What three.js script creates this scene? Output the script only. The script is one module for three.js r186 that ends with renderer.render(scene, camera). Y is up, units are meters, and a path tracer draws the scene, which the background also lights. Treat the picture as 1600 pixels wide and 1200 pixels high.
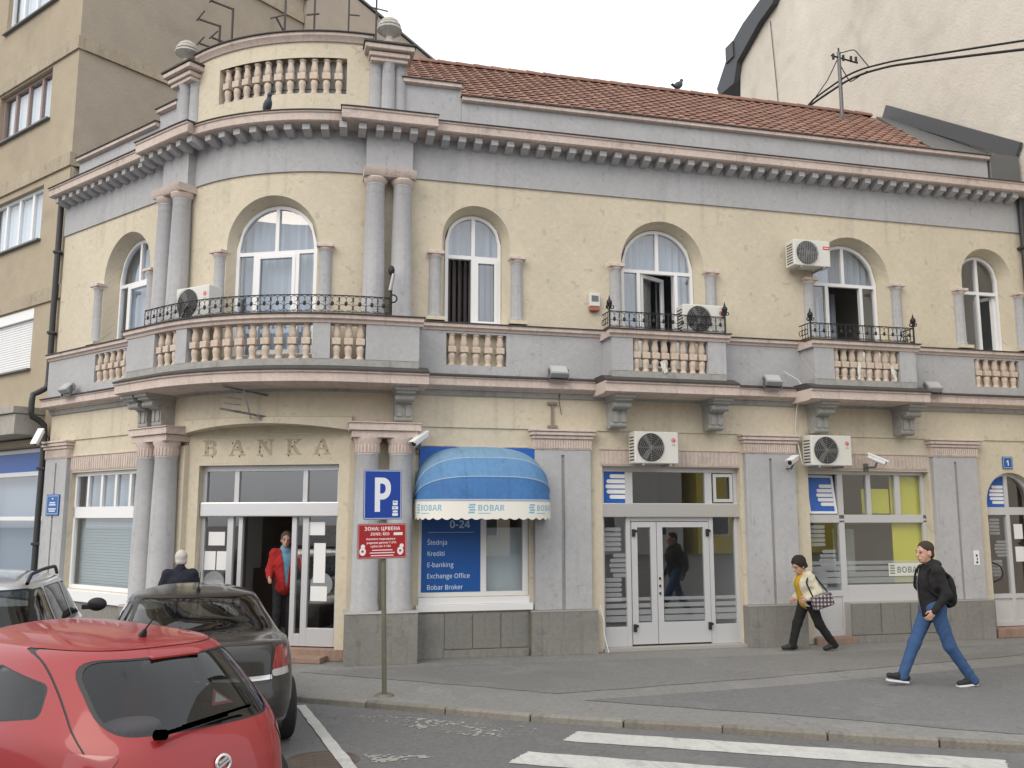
import * as THREE from 'three';
import { toCreasedNormals, mergeGeometries } from 'three/addons/utils/BufferGeometryUtils.js';
import { RoundedBoxGeometry } from 'three/addons/geometries/RoundedBoxGeometry.js';

// ---------------------------------------------------------------- camera, sky, sun, exposure
const scene = new THREE.Scene();
const YAW = 14.1 * Math.PI / 180, PITCH = 8.39 * Math.PI / 180;
const camera = new THREE.PerspectiveCamera(45.79, 4 / 3, 0.1, 600);
camera.position.set(0, 2.1, 14.08);
camera.lookAt(camera.position.x + Math.sin(YAW) * Math.cos(PITCH), camera.position.y + Math.sin(PITCH), camera.position.z - Math.cos(YAW) * Math.cos(PITCH));
const renderer = new THREE.WebGLRenderer({ antialias: true });
renderer.toneMapping = THREE.LinearToneMapping;
renderer.toneMappingExposure = 1.05;
renderer.shadowMap.enabled = true;
{ // overcast, bright hazy sky
  const w = 128, h = 64, a = new Float32Array(w * h * 4);
  for (let j = 0; j < h; j++) for (let i = 0; i < w; i++) {
    const el = Math.sin((j + 0.5 - h / 2) / h * Math.PI);       // row 0 is the bottom
    const L = el >= 0 ? 1.30 + 0.10 * el : 0.5;
    const k = (j * w + i) * 4;
    a[k] = L * 0.985; a[k + 1] = L; a[k + 2] = L * 1.03; a[k + 3] = 1;
  }
  const t = new THREE.DataTexture(a, w, h, THREE.RGBAFormat, THREE.FloatType);
  t.mapping = THREE.EquirectangularReflectionMapping; t.magFilter = THREE.LinearFilter; t.minFilter = THREE.LinearFilter; t.needsUpdate = true;
  scene.background = t; scene.environment = t;
}
const sun = new THREE.DirectionalLight(0xfff2e0, 1.5);
sun.position.set(-22.8, 28.7, 21.5); sun.target.position.set(3, 2, 0);
sun.castShadow = true; sun.shadow.radius = 78; sun.shadow.mapSize.set(2048, 2048);
Object.assign(sun.shadow.camera, { left: -26, right: 26, top: 26, bottom: -26, near: 1, far: 120 });
scene.add(sun, sun.target);

// ---------------------------------------------------------------- helpers
let seed = 7;
const rnd = () => { seed = (seed * 1664525 + 1013904223) >>> 0; return seed / 4294967296; };
const rr = (a, b) => a + (b - a) * rnd();
const V = (x, y, z) => new THREE.Vector3(x, y, z);
const used = new Map();
function numbered(n) { const k = used.get(n) || 0; used.set(n, k + 1); return k ? n + '_' + String(k).padStart(3, '0') : n; }
function mesh(name, geo, mat, parent) {
  const m = new THREE.Mesh(geo, mat); m.castShadow = m.receiveShadow = true;
  if (parent) { m.name = name; parent.add(m); } else { m.name = numbered(name); scene.add(m); }
  return m;
}
function group(name, parent) { const g = new THREE.Group(); if (parent) { g.name = name; parent.add(g); } else { g.name = numbered(name); scene.add(g); } return g; }
function tag(o, label, category, grp) { o.userData.label = label; o.userData.category = category; if (grp) o.userData.group = grp; return o; }
function thing(name, label, category, grp) { return tag(group(name), label, category, grp); }
function structure(o) { o.userData.kind = 'structure'; return o; }

// periodic value noise
function makeNoise(sd) {
  const N = 256, t = new Float32Array(N * N); let s = sd >>> 0;
  for (let i = 0; i < N * N; i++) { s = (s * 1664525 + 1013904223) >>> 0; t[i] = s / 4294967296; }
  return (x, y, per) => {
    const xi = Math.floor(x), yi = Math.floor(y), fx = x - xi, fy = y - yi;
    const u = fx * fx * (3 - 2 * fx), v = fy * fy * (3 - 2 * fy);
    const g = (a, b) => t[(((a % per) + per) % per % N) + (((b % per) + per) % per % N) * N];
    return (g(xi, yi) * (1 - u) + g(xi + 1, yi) * u) * (1 - v) + (g(xi, yi + 1) * (1 - u) + g(xi + 1, yi + 1) * u) * v;
  };
}
const nz = makeNoise(99);
function fbm(u, v, f, oct, o = 0) { let a = 0, s = 0, k = 1; for (let i = 0; i < oct; i++) { a += k * nz(u * f + o, v * f + o * 3, f); s += k; f *= 2; k *= 0.55; } return a / s; }
// albedo texture round 1.0 (tint multiplied in material colour) : returns a DataTexture, repeat in 1/metres
function tex(size, metres, fn, srgb) {
  const d = new Uint8Array(size * size * 4);
  for (let j = 0; j < size; j++) for (let i = 0; i < size; i++) {
    const c = fn(i / size, j / size), k = (j * size + i) * 4;
    const q = Array.isArray(c) ? c : [c, c, c];
    for (let m = 0; m < 3; m++) d[k + m] = Math.max(0, Math.min(255, q[m] * 255));
    d[k + 3] = 255;
  }
  const t = new THREE.DataTexture(d, size, size, THREE.RGBAFormat);
  t.wrapS = t.wrapT = THREE.RepeatWrapping; t.magFilter = THREE.LinearFilter; t.minFilter = THREE.LinearMipmapLinearFilter; t.generateMipmaps = true;
  t.repeat.set(1 / metres, 1 / metres);
  if (srgb) t.colorSpace = THREE.SRGBColorSpace;
  t.needsUpdate = true; return t;
}
function canvasTex(w, h, draw) {
  const c = document.createElement('canvas'); c.width = w; c.height = h; draw(c.getContext('2d'), w, h);
  const t = new THREE.CanvasTexture(c); t.colorSpace = THREE.SRGBColorSpace; t.magFilter = THREE.LinearFilter; return t;
}
const lin = (r, g, b) => new THREE.Color().setRGB(r, g, b);
function std(c, rough = 0.9, o = {}) { return new THREE.MeshStandardMaterial({ color: c, roughness: rough, side: THREE.DoubleSide, ...o }); }

const nz2 = makeNoise(4242);
function streak(u, v, fx, fy) { // rain streaks: noise drawn out vertically, periodic in both directions
  const x = u * fx, y = v * fy, xi = Math.floor(x), yi = Math.floor(y), a = x - xi, b = y - yi, s = a * a * (3 - 2 * a), t = b * b * (3 - 2 * b), g = (i, j) => nz2((i + fx) % fx + 0.0, (j + fy) % fy + 0.0, 256);
  return (g(xi, yi) * (1 - s) + g(xi + 1, yi) * s) * (1 - t) + (g(xi, yi + 1) * (1 - s) + g(xi + 1, yi + 1) * s) * t;
}
const stuccoMap = tex(1024, 3.7, (u, v) => { const b = fbm(u, v, 4, 5, 3), f = fbm(u, v, 64, 2, 9), st = fbm(u * 1, v, 8, 3, 21); let k = 0.90 + 0.09 * b + 0.05 * (f - 0.5) + 0.03 * (st - .5); if (fbm(u, v, 32, 2, 40) > 0.83) k -= 0.06; const sk = streak(u, v, 90, 5) * 0.6 + streak(u, v, 37, 3) * 0.4, area = fbm(u, v, 3, 3, 71); if (sk > 0.56 && area > 0.46) k -= (sk - 0.56) * 0.14; if (nz(u * 120 + 3, v * 120, 120) > 0.992) k -= 0.16; const cr = Math.abs(fbm(u, v, 4, 5, 91) - 0.5); if (cr < 0.0022 && area > 0.52) k -= 0.08; return [k, k * 0.995, k * 0.985]; }, true);
const stuccoBump = tex(512, 0.8, (u, v) => 0.5 * fbm(u, v, 64, 2, 1) + 0.5 * fbm(u, v, 16, 2, 5));
const dirtMap = tex(512, 2.3, (u, v) => { const b = fbm(u, v, 5, 5, 13), f = fbm(u, v, 80, 2, 2), dr = fbm(u * 1, v * 1, 12, 3, 31); const k = 0.82 + 0.15 * b + 0.09 * (f - 0.5) + (dr > 0.70 ? -0.05 : 0) - Math.max(0, streak(u, v, 60, 4) - 0.6) * 0.13; return [k, k, k * 0.985]; }, true);
const asphMap = tex(1024, 7.3, (u, v) => { const b = fbm(u, v, 3, 5, 17), f = fbm(u, v, 220, 2, 6), p = fbm(u, v, 14, 3, 77), c = Math.abs(fbm(u, v, 5, 4, 111) - 0.5), c2 = Math.abs(fbm(u, v, 9, 4, 151) - 0.52), g = nz(u * 90 + 7, v * 90, 90), st = fbm(u, v, 6, 3, 201);
  let k = 0.80 + 0.12 * (b - 0.5) + 0.11 * (f - 0.5); if (c < 0.0028 && b > 0.5) k -= 0.09; if (c2 < 0.0025 && b < 0.46) k -= 0.07; if (g > 0.975) k -= 0.13; else if (g < 0.012) k += 0.12; if (st > 0.70 && f > 0.45) k -= 0.035; if (p > 0.68) k += 0.03; return [k, k, k * 0.99]; }, true);
const asphBump = tex(256, 0.5, (u, v) => fbm(u, v, 64, 2, 8));
const blotchMap = tex(512, 7, (u, v) => { const b = fbm(u, v, 3, 6, 23), st = fbm(u, v, 24, 3, 51), c = fbm(u, v, 6, 4, 61); let k = 0.88 + 0.12 * b; if (c > 0.60) k -= (c - 0.60) * 0.25; k += 0.06 * (st - 0.5); return [k, k * 0.985, k * 0.955]; }, true);

const M = {
  yellow: std(lin(0.69, 0.63, 0.505), 0.94, { map: stuccoMap, bumpMap: stuccoBump, bumpScale: 0.006 }),
  grey: std(lin(0.49, 0.502, 0.53), 0.94, { map: stuccoMap, bumpMap: stuccoBump, bumpScale: 0.006 }),
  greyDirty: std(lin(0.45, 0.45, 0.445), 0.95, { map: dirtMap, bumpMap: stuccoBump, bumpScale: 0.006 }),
  pale: std(lin(0.62, 0.60, 0.57), 0.95, { map: dirtMap, bumpMap: stuccoBump, bumpScale: 0.01 }),
  baluster: std(lin(0.765, 0.65, 0.56), 0.92, { map: dirtMap }),
  pink: std(lin(0.755, 0.64, 0.595), 0.92, { map: dirtMap }),
  plinth: std(lin(0.295, 0.29, 0.28), 0.9, { map: dirtMap, bumpMap: stuccoBump, bumpScale: 0.004 }),
  plinthSlab: std(lin(0.265, 0.263, 0.252), 0.8, { map: dirtMap }),
  joint: std(lin(0.36, 0.35, 0.33), 0.95),
  step: std(lin(0.38, 0.26, 0.21), 0.8, { map: dirtMap }),
  sheet: std(lin(0.075, 0.068, 0.066), 0.7, { map: dirtMap }),
  white: std(lin(0.80, 0.81, 0.82), 0.35),
  alu: std(lin(0.60, 0.61, 0.63), 0.35, { metalness: 0.25 }),
  steel: std(lin(0.72, 0.72, 0.73), 0.32, { metalness: 0.85 }),
  iron: std(lin(0.025, 0.025, 0.027), 0.55, { metalness: 0.3 }),
  greyMetal: std(lin(0.16, 0.165, 0.17), 0.5, { metalness: 0.4 }),
  galv: std(lin(0.40, 0.41, 0.42), 0.5, { metalness: 0.5 }),
  drain: std(lin(0.04, 0.042, 0.045), 0.5),
  room: std(lin(0.50, 0.48, 0.45), 0.95),
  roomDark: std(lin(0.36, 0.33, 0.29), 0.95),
  curtain: std(lin(0.48, 0.52, 0.58), 0.95),
  curtainDark: std(lin(0.13, 0.11, 0.11), 0.95),
  blind: std(lin(0.70, 0.71, 0.68), 0.95),
  blue: std(lin(0.012, 0.11, 0.46), 0.35),
  film: new THREE.MeshStandardMaterial({ color: lin(0.60, 0.64, 0.67), roughness: 0.7, transparent: true, opacity: 0.38, side: THREE.DoubleSide }),
  paper: std(lin(0.78, 0.79, 0.80), 0.9),
  glass: new THREE.MeshPhysicalMaterial({ color: lin(0.82, 0.89, 0.95), roughness: 0.0, transmission: 1, thickness: 0, ior: 2.4, side: THREE.DoubleSide }),
  black: std(lin(0.015, 0.015, 0.016), 0.6),
  rubber: std(lin(0.02, 0.02, 0.02), 0.85),
  acWhite: std(lin(0.66, 0.66, 0.62), 0.5),
  acDark: std(lin(0.03, 0.03, 0.032), 0.6),
};

// triangle soup; vertices may carry u,v
class Soup {
  constructor() { this.p = []; this.t = []; this.hasUV = true; }
  tri(a, b, c) { for (const q of [a, b, c]) { this.p.push(q.x, q.y, q.z); if (q.u === undefined) this.hasUV = false; this.t.push(q.u || 0, q.v || 0); } return this; }
  quad(a, b, c, d) { return this.tri(a, b, c).tri(a, c, d); }
  geo(crease = 0.6) {
    let g = new THREE.BufferGeometry();
    g.setAttribute('position', new THREE.Float32BufferAttribute(this.p, 3));
    g.setAttribute('uv', new THREE.Float32BufferAttribute(this.t, 2));
    g = toCreasedNormals(g, crease);
    if (!this.hasUV) boxUV(g);
    return g;
  }
}
function boxUV(g) {
  if (g.index) { const h = g.toNonIndexed(); for (const k in h.attributes) g.setAttribute(k, h.attributes[k]); g.setIndex(null); }
  const p = g.attributes.position, n = g.attributes.normal, uv = new Float32Array(p.count * 2);
  for (let i = 0; i < p.count; i++) {
    const ax = Math.abs(n.getX(i)), ay = Math.abs(n.getY(i)), az = Math.abs(n.getZ(i));
    if (ay > ax && ay > az) { uv[2 * i] = p.getX(i); uv[2 * i + 1] = p.getZ(i); }
    else if (ax > az) { uv[2 * i] = p.getZ(i); uv[2 * i + 1] = p.getY(i); }
    else { uv[2 * i] = p.getX(i); uv[2 * i + 1] = p.getY(i); }
  }
  g.setAttribute('uv', new THREE.BufferAttribute(uv, 2));
  return g;
}
const clean = g => { const h = g.index ? g.toNonIndexed() : g; for (const k of Object.keys(h.attributes)) if (!['position', 'normal', 'uv'].includes(k)) h.deleteAttribute(k); return h; };
const merge = list => { const g = mergeGeometries(list.map(clean), false); g.clearGroups(); return g; };
// box between two corners, optional chamfer
function box(x0, x1, y0, y1, z0, z1, r = 0) {
  const w = x1 - x0, h = y1 - y0, d = z1 - z0;
  const g = r ? new RoundedBoxGeometry(w, h, d, 1, Math.min(r, w / 2.01, h / 2.01, d / 2.01)) : new THREE.BoxGeometry(w, h, d);
  g.translate((x0 + x1) / 2, (y0 + y1) / 2, (z0 + z1) / 2); return boxUV(clean(g));
}
function boxes(list, r) { return merge(list.map(b => box(...b, r))); }
function tube(pts, r, seg = 6, closed = false, n) {
  const c = new THREE.CatmullRomCurve3(pts, closed, 'catmullrom', 0.2);
  return clean(new THREE.TubeGeometry(c, n || Math.max(2, (pts.length - 1) * 4), r, seg, closed));
}
function rod(a, b, r, seg = 8, r2) { // straight cylinder a->b
  const d = b.clone().sub(a), g = new THREE.CylinderGeometry(r2 ?? r, r, d.length(), seg);
  g.translate(0, d.length() / 2, 0); g.applyQuaternion(new THREE.Quaternion().setFromUnitVectors(V(0, 1, 0), d.clone().normalize())); g.translate(a.x, a.y, a.z); return clean(g);
}
function bar(a, b, w, h) { // rectangular bar a->b
  const d = b.clone().sub(a), g = new THREE.BoxGeometry(w, h, d.length());
  g.translate(0, 0, d.length() / 2); const m = new THREE.Matrix4().lookAt(b, a, Math.abs(d.y) > 0.95 * d.length() ? V(1, 0, 0) : V(0, 1, 0)); g.applyMatrix4(m); g.translate(a.x, a.y, a.z); return clean(g);
}
function lathe(pts, seg = 16) { const g = new THREE.LatheGeometry(pts.map(p => new THREE.Vector2(p[0], p[1])), seg); return boxUV(toCreasedNormals(clean(g), 0.7)); }
function extr(pts, depth, bevel = 0, holes = []) { // polygon in xy extruded along +z
  const s = new THREE.Shape(pts.map(p => new THREE.Vector2(p[0], p[1])));
  for (const h of holes) s.holes.push(new THREE.Path(h.map(p => new THREE.Vector2(p[0], p[1]))));
  const g = new THREE.ExtrudeGeometry(s, { depth, bevelEnabled: bevel > 0, bevelThickness: bevel, bevelSize: bevel, bevelSegments: 1, curveSegments: 6 });
  return boxUV(clean(g));
}
function flat(pts, z = 0) { const g = new THREE.ShapeGeometry(new THREE.Shape(pts.map(p => new THREE.Vector2(p[0], p[1])))); g.translate(0, 0, z); return clean(g); }
function rrect(x0, x1, y0, y1, r, n = 4) {
  const o = []; for (const [cx, cy, a0] of [[x1 - r, y0 + r, -90], [x1 - r, y1 - r, 0], [x0 + r, y1 - r, 90], [x0 + r, y0 + r, 180]])
    for (let i = 0; i <= n; i++) { const a = (a0 + 90 * i / n) * Math.PI / 180; o.push([cx + r * Math.cos(a), cy + r * Math.sin(a)]); }
  return o;
}
const plane = (w, h) => clean(new THREE.PlaneGeometry(w, h));

// ---------------------------------------------------------------- facade line: left wall, round corner, right wall
const RC = 3.31, PH = 0.4503, LA = RC * PH, CX = 1.07, CZ = -3.31;
function theta(s) { return s >= LA ? 0 : s <= -LA ? -2 * PH : (s - LA) / RC; }
function W(s, y, d = 0) {
  const th = theta(s), st = Math.sin(th), ct = Math.cos(th);
  let x = CX + (RC + d) * st, z = CZ + (RC + d) * ct;
  if (s > LA) x += s - LA;
  if (s < -LA) { x += (s + LA) * ct; z += -(s + LA) * st; }
  const v = V(x, y, z); v.u = s; v.v = y + d; return v;
}
const SX = x => x + 0.42;            // right wall x -> s
const SL = dist => -LA - dist;       // left wall distance -> s
const SMIN = SL(4.42), SMAX = SX(13.72);
function samples(a, b, step = 0.11) {
  const o = [a]; const lo = Math.max(a, -LA), hi = Math.min(b, LA);
  if (lo < hi) { const n = Math.max(1, Math.ceil((hi - lo) / step)); for (let i = 0; i <= n; i++) o.push(lo + (hi - lo) * i / n); }
  o.push(b); return [...new Set(o.map(q => +q.toFixed(5)))].sort((p, q) => p - q);
}
// sweep a closed profile [[d,y]..] (inner bottom, outer bottom, outer top, inner top) along the facade line
function sweep(prof, s0, s1) {
  const S = samples(s0, s1), q = new Soup(), n = prof.length;
  for (let i = 0; i + 1 < S.length; i++) for (let j = 0; j < n; j++) {
    const a = prof[j], b = prof[(j + 1) % n];
    q.quad(W(S[i], a[1], a[0]), W(S[i + 1], a[1], a[0]), W(S[i + 1], b[1], b[0]), W(S[i], b[1], b[0]));
  }
  const c = prof.map(p => new THREE.Vector2(p[0], p[1]));
  for (const f of THREE.ShapeUtils.triangulateShape(c, [])) {
    const t = f.map(k => prof[k]);
    q.tri(...t.map(p => W(s1, p[1], p[0]))); q.tri(...t.reverse().map(p => W(s0, p[1], p[0])));
  }
  return q.geo(0.5);
}
const rect = (d0, d1, y0, y1) => [[d0, y0], [d1, y0], [d1, y1], [d0, y1]];
function holeTop(h, s) { if (!h.arch) return h.y1; const r = h.hw, k = Math.max(0, r * r - (s - h.c) ** 2); return h.y1 - r + Math.sqrt(k); }
function wall(sa, sb, ya, yb, d, holes) {
  const q = new Soup(); let br = samples(sa, sb);
  for (const h of holes) { br.push(h.c - h.hw, h.c + h.hw); if (h.arch) for (let k = 0; k <= 24; k++) br.push(h.c - h.hw * Math.cos(Math.PI * k / 24)); }
  br = [...new Set(br.map(v => +v.toFixed(5)))].filter(v => v >= sa - 1e-6 && v <= sb + 1e-6).sort((a, b) => a - b);
  for (let i = 0; i + 1 < br.length; i++) {
    const s0 = br[i], s1 = br[i + 1], m = (s0 + s1) / 2;
    const act = holes.filter(h => m > h.c - h.hw && m < h.c + h.hw).sort((a, b) => a.y0 - b.y0);
    let lo0 = ya, lo1 = ya;
    for (const h of act) {
      if (h.y0 > lo0 + 1e-4) q.quad(W(s0, lo0, d), W(s1, lo1, d), W(s1, h.y0, d), W(s0, h.y0, d));
      lo0 = holeTop(h, s0); lo1 = holeTop(h, s1);
    }
    if (yb > Math.min(lo0, lo1) + 1e-4) q.quad(W(s0, lo0, d), W(s1, lo1, d), W(s1, yb, d), W(s0, yb, d));
  }
  for (const h of holes) { // reveals
    const sp = h.splay || 0, out = [], inn = [];
    const add = (s, y, s2, y2) => { out.push([s, y]); inn.push([s2, y2]); };
    add(h.c - h.hw, h.y0, h.c - h.hw + sp, h.y0);
    if (h.arch) { const r = h.hw, ys = h.y1 - r; for (let k = 0; k <= 24; k++) { const a = Math.PI * (1 - k / 24); add(h.c + r * Math.cos(a), ys + r * Math.sin(a), h.c + (r - sp) * Math.cos(a), ys + (r - sp) * Math.sin(a)); } }
    else { add(h.c - h.hw, h.y1, h.c - h.hw + sp, h.y1 - sp); add(h.c + h.hw, h.y1, h.c + h.hw - sp, h.y1 - sp); }
    add(h.c + h.hw, h.y0, h.c + h.hw - sp, h.y0);
    out.push(out[0]); inn.push(inn[0]);
    for (let k = 0; k + 1 < out.length; k++)
      q.quad(W(out[k][0], out[k][1], d), W(inn[k][0], inn[k][1], d - h.depth), W(inn[k + 1][0], inn[k + 1][1], d - h.depth), W(out[k + 1][0], out[k + 1][1], d));
  }
  return q.geo(0.5);
}
function at(g, s, d, y = 0) { const w = W(s, y, d); g.position.set(w.x, y, w.z); g.rotation.y = theta(s); return g; }
// ---------------------------------------------------------------- ground
{
  const road = structure(mesh('road', (() => { const g = new THREE.PlaneGeometry(400, 400); g.rotateX(-Math.PI / 2); g.translate(0, -0.07, 0); return boxUV(clean(g)); })(), std(lin(0.225, 0.225, 0.23), 0.9, { map: asphMap, bumpMap: asphBump, bumpScale: 0.004 })));
  road.userData.label = 'grey asphalt road with worn patches';
}
const KERB = [[40, 22.4], [14, 10.1], [6.87, 6.55], [5.37, 5.72], [4.14, 4.95], [3.1, 4.45], [2.3, 3.86], [1.24, 3.12], [0.3, 2.47], [0.02, 2.15], [-0.25, 1.1], [-0.5, 0.35], [-1.9, 0.1], [-2.95, -0.72], [-4.0, -1.95], [-9.0, -8.3], [-20, -22.2]];
{
  const c = new THREE.CatmullRomCurve3(KERB.map(k => V(k[0], 0, k[1])), false, 'catmullrom', 0.25);
  const edge = c.getPoints(160);
  const inner = edge.map((p, i) => { const t = c.getTangent(i / 160); return V(p.x - t.z * -0.0, 0, p.z); });
  // sidewalk slab (behind the kerb line)
  const pts = edge.map(p => [p.x, p.z]).concat([[-30, -60], [60, -60]]);
  const shp = new THREE.Shape(pts.map(p => new THREE.Vector2(p[0], -p[1])));
  const g = new THREE.ExtrudeGeometry(shp, { depth: 0.075, bevelEnabled: false }); g.rotateX(-Math.PI / 2); g.translate(0, -0.077, 0);
  structure(mesh('sidewalk', boxUV(clean(g)), std(lin(0.345, 0.342, 0.335), 0.92, { map: asphMap, bumpMap: asphBump, bumpScale: 0.003 })));
  // kerb stones, one by one, along the part of the line in view
  const kerb = structure(group('kerb')); const L = c.getLength(), n = Math.floor(L / 1.0);
  const km = [lin(0.27, 0.255, 0.23), lin(0.24, 0.225, 0.20), lin(0.29, 0.275, 0.25)].map(q => std(q, 0.92, { map: dirtMap, bumpMap: stuccoBump, bumpScale: 0.008 }));
  for (let i = 0; i < n; i++) {
    const a = c.getPointAt(i / n), b = c.getPointAt((i + 1) / n);
    if (a.x > 16 || a.x < -12) continue;
    const d = b.clone().sub(a), len = d.length() - rr(0.003, 0.009);
    const k = mesh('kerb_stone', box(-len / 2, len / 2, -0.12, 0.006 + rr(-0.007, 0.005), -0.06, 0.07, 0.02), km[i % 3 === 0 ? 1 : Math.floor(rr(0, 3))], kerb);
    k.position.set((a.x + b.x) / 2, 0, (a.z + b.z) / 2); k.rotation.y = -Math.atan2(d.z, d.x) + Math.PI + rr(-0.012, 0.012);
  }
  function sheet(name, pts, y, mat, label) {
    const s = new THREE.Shape(pts.map(p => new THREE.Vector2(p[0], -p[1]))); const g = new THREE.ShapeGeometry(s); g.rotateX(-Math.PI / 2); g.translate(0, y, 0);
    const m = structure(mesh(name, boxUV(clean(g)), mat)); if (label) m.userData.label = label; return m;
  }
  const jit = (pts, a = 0.02, n = 10) => { const o = []; for (let i = 0; i < pts.length; i++) { const p = pts[i], q = pts[(i + 1) % pts.length]; for (let k = 0; k < n; k++) o.push([p[0] + (q[0] - p[0]) * k / n + rr(-a, a), p[1] + (q[1] - p[1]) * k / n + rr(-a, a)]); } return o; };
  const dark = std(lin(0.255, 0.257, 0.262), 0.93, { map: asphMap, bumpMap: asphBump, bumpScale: 0.004 });
  const mid = std(lin(0.295, 0.294, 0.292), 0.93, { map: asphMap, bumpMap: asphBump, bumpScale: 0.004 });
  sheet('asphalt_patch', jit([[3.5, 3.62], [6.0, 3.36], [10.6, 2.62], [16, 1.9], [16, 9.4], [7.05, 6.2], [5.46, 4.95]], 0.02), 0.003, dark, 'dark asphalt repair on the sidewalk');
  sheet('asphalt_patch', jit([[0.3, 0.75], [2.4, 0.7], [8.2, 0.95], [14, 0.7], [14, 1.35], [11.1, 1.9], [6.35, 2.75], [3.3, 3.15], [2.55, 2.5], [1.38, 1.6]], 0.02), 0.003, mid, 'mid grey asphalt strip along the bank');
  // road markings
  const paint = std(lin(0.60, 0.60, 0.59), 0.85, { map: dirtMap });
  const stripeDir = [0.86, 0.51], across = [-0.63, 0.77];
  for (let i = 0; i < 6; i++) {
    const o = [3.04 - 0.72 * i, 4.78 + 0.67 * i], l = 3.95 + 0.15 * i, w = 0.44;
    const p = [o, [o[0] + stripeDir[0] * l, o[1] + stripeDir[1] * l], [o[0] + stripeDir[0] * l + across[0] * w, o[1] + stripeDir[1] * l + across[1] * w], [o[0] + across[0] * w, o[1] + across[1] * w]];
    const m = sheet('crossing_stripe', jit(p, 0.012, 24), -0.065, paint); m.userData.label = 'white painted pedestrian crossing stripe on the road';
  }
  sheet('parking_line', jit([[0.24, 2.75], [0.35, 2.75], [0.76, 5.9], [0.64, 5.9]], 0.008, 20), -0.060, paint, 'white parking bay line beside the black car');
  { // old paint worn down to flakes: a thin sheet with holes
    const al = tex(1024, 2.6, (u, v) => { const a = fbm(u, v, 6, 4, 301), b = fbm(u, v, 70, 3, 321); return a * 0.5 + b * 0.7 > 0.64 ? 1 : 0; });
    const wm = std(lin(0.38, 0.375, 0.355), 0.9, { map: dirtMap, alphaMap: al, alphaTest: 0.5 });
    for (const p of [[[0.85, 3.42], [1.25, 3.55], [2.05, 4.10], [2.72, 4.52], [2.45, 4.88], [1.95, 4.72], [1.5, 4.32], [0.95, 3.80]], [[0.82, 5.18], [1.15, 5.20], [1.45, 5.42], [0.9, 5.50]]]) sheet('worn_paint', jit(p, 0.02, 6), -0.066, wm, 'worn remains of white paint on the road');
  }
  // manhole
  const mh = tag(group('manhole_cover'), 'round rusty manhole cover in the road by the parking line', 'manhole cover'); mh.position.set(0.44, -0.070, 5.28);
  const rust = std(lin(0.13, 0.10, 0.085), 0.8, { map: dirtMap });
  mesh('frame_ring', lathe([[0.30, 0], [0.30, 0.005], [0.335, 0.005], [0.335, 0]], 28), rust, mh);
  mesh('cover', merge([lathe([[0, 0.004], [0.29, 0.004], [0.29, 0]], 28), ...[-3, -2, -1, 0, 1, 2, 3].map(k => box(-0.2, 0.2, 0.004, 0.007, k * 0.06 - 0.015, k * 0.06 + 0.015))]), rust, mh);
}

// ---------------------------------------------------------------- the bank
const bank = thing('bank_building', 'two storey yellow and grey bank with rounded corner, balconies and tiled roof', 'building');
const AR = 7.17; // arch crown
const up = [ // upper openings: centre s, half width, type
  { c: SL(2.06), hw: 0.76, type: 3, y0: 4.6 }, { c: 0.06, hw: 0.78, type: 3, y0: 4.6 },
  { c: SX(2.93), hw: 0.56, type: 2, y0: 5.17 }, { c: SX(6.20), hw: 0.76, type: 3, y0: 4.6 },
  { c: SX(9.88), hw: 0.78, type: 3, y0: 4.6 }, { c: SX(12.80), hw: 0.56, type: 2, y0: 5.17 }];
for (const u of up) { u.y1 = AR; u.arch = true; u.splay = 0.09; u.depth = 0.3; }
const gw = [ // ground-floor openings
  { c: (SL(1.25) + SL(3.58)) / 2, hw: (3.58 - 1.25) / 2, y0: 0.86, y1: 2.92, depth: 0.16 },
  { c: SX(2.94), hw: 0.88, y0: 0.9, y1: 3.1, depth: 0.14 },
  { c: SX(6.29), hw: 1.235, y0: 0.0, y1: 2.94, depth: 0.2 },
  { c: SX(10.035), hw: 1.215, y0: 0.0, y1: 2.92, depth: 0.2 },
  { c: SX(13.0), hw: 0.55, y0: 0.0, y1: 2.93, arch: true, depth: 0.2 }];
// the entrance recess of the round corner is built apart: lower wall leaves it open
const ENTRY = 1.42;
mesh('wall', merge([
  wall(SMIN, -ENTRY, 0.0, 3.52, 0, [gw[0]]),
  wall(ENTRY, SMAX, 0.0, 3.52, 0, gw.slice(1)),
  wall(SMIN, SMAX, 3.52, 7.54, 0.025, up),
  sweep([[-0.05, 3.515], [0.025, 3.515], [0.025, 3.52], [-0.05, 3.52]], SMIN, -ENTRY), sweep([[-0.05, 3.515], [0.025, 3.515], [0.025, 3.52], [-0.05, 3.52]], ENTRY, SMAX)]), M.yellow, bank);
// back and party walls so that the building is closed
{
  const a = W(SMIN, 0, 0), b = W(SMAX, 0, 0), q = new Soup();
  const back = [V(a.x, 0, a.z), V(a.x + 5.5, 0, a.z - 4.4), V(b.x, 0, -9.2), V(b.x, 0, b.z)];
  for (let i = 0; i < 3; i++) { const p = back[i], r = back[i + 1]; q.quad(V(p.x, 0, p.z), V(p.x, 9.0, p.z), V(r.x, 9.0, r.z), V(r.x, 0, r.z)); }
  mesh('rear_wall', q.geo(), M.yellow, bank);
  const S = samples(SMIN, SMAX), f = new Soup(), hub = V(3, 9.0, -4);
  for (let i = 0; i + 1 < S.length; i++) { const p = W(S[i], 9.0, -0.1), r = W(S[i + 1], 9.0, -0.1); f.tri(V(p.x, 9, p.z), V(r.x, 9, r.z), hub); }
  for (let i = 0; i < 3; i++) { const p = back[i], r = back[i + 1]; f.tri(V(p.x, 9, p.z), V(r.x, 9, r.z), hub); }
  mesh('flat_roof', f.geo(), M.sheet, bank);
}
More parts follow.
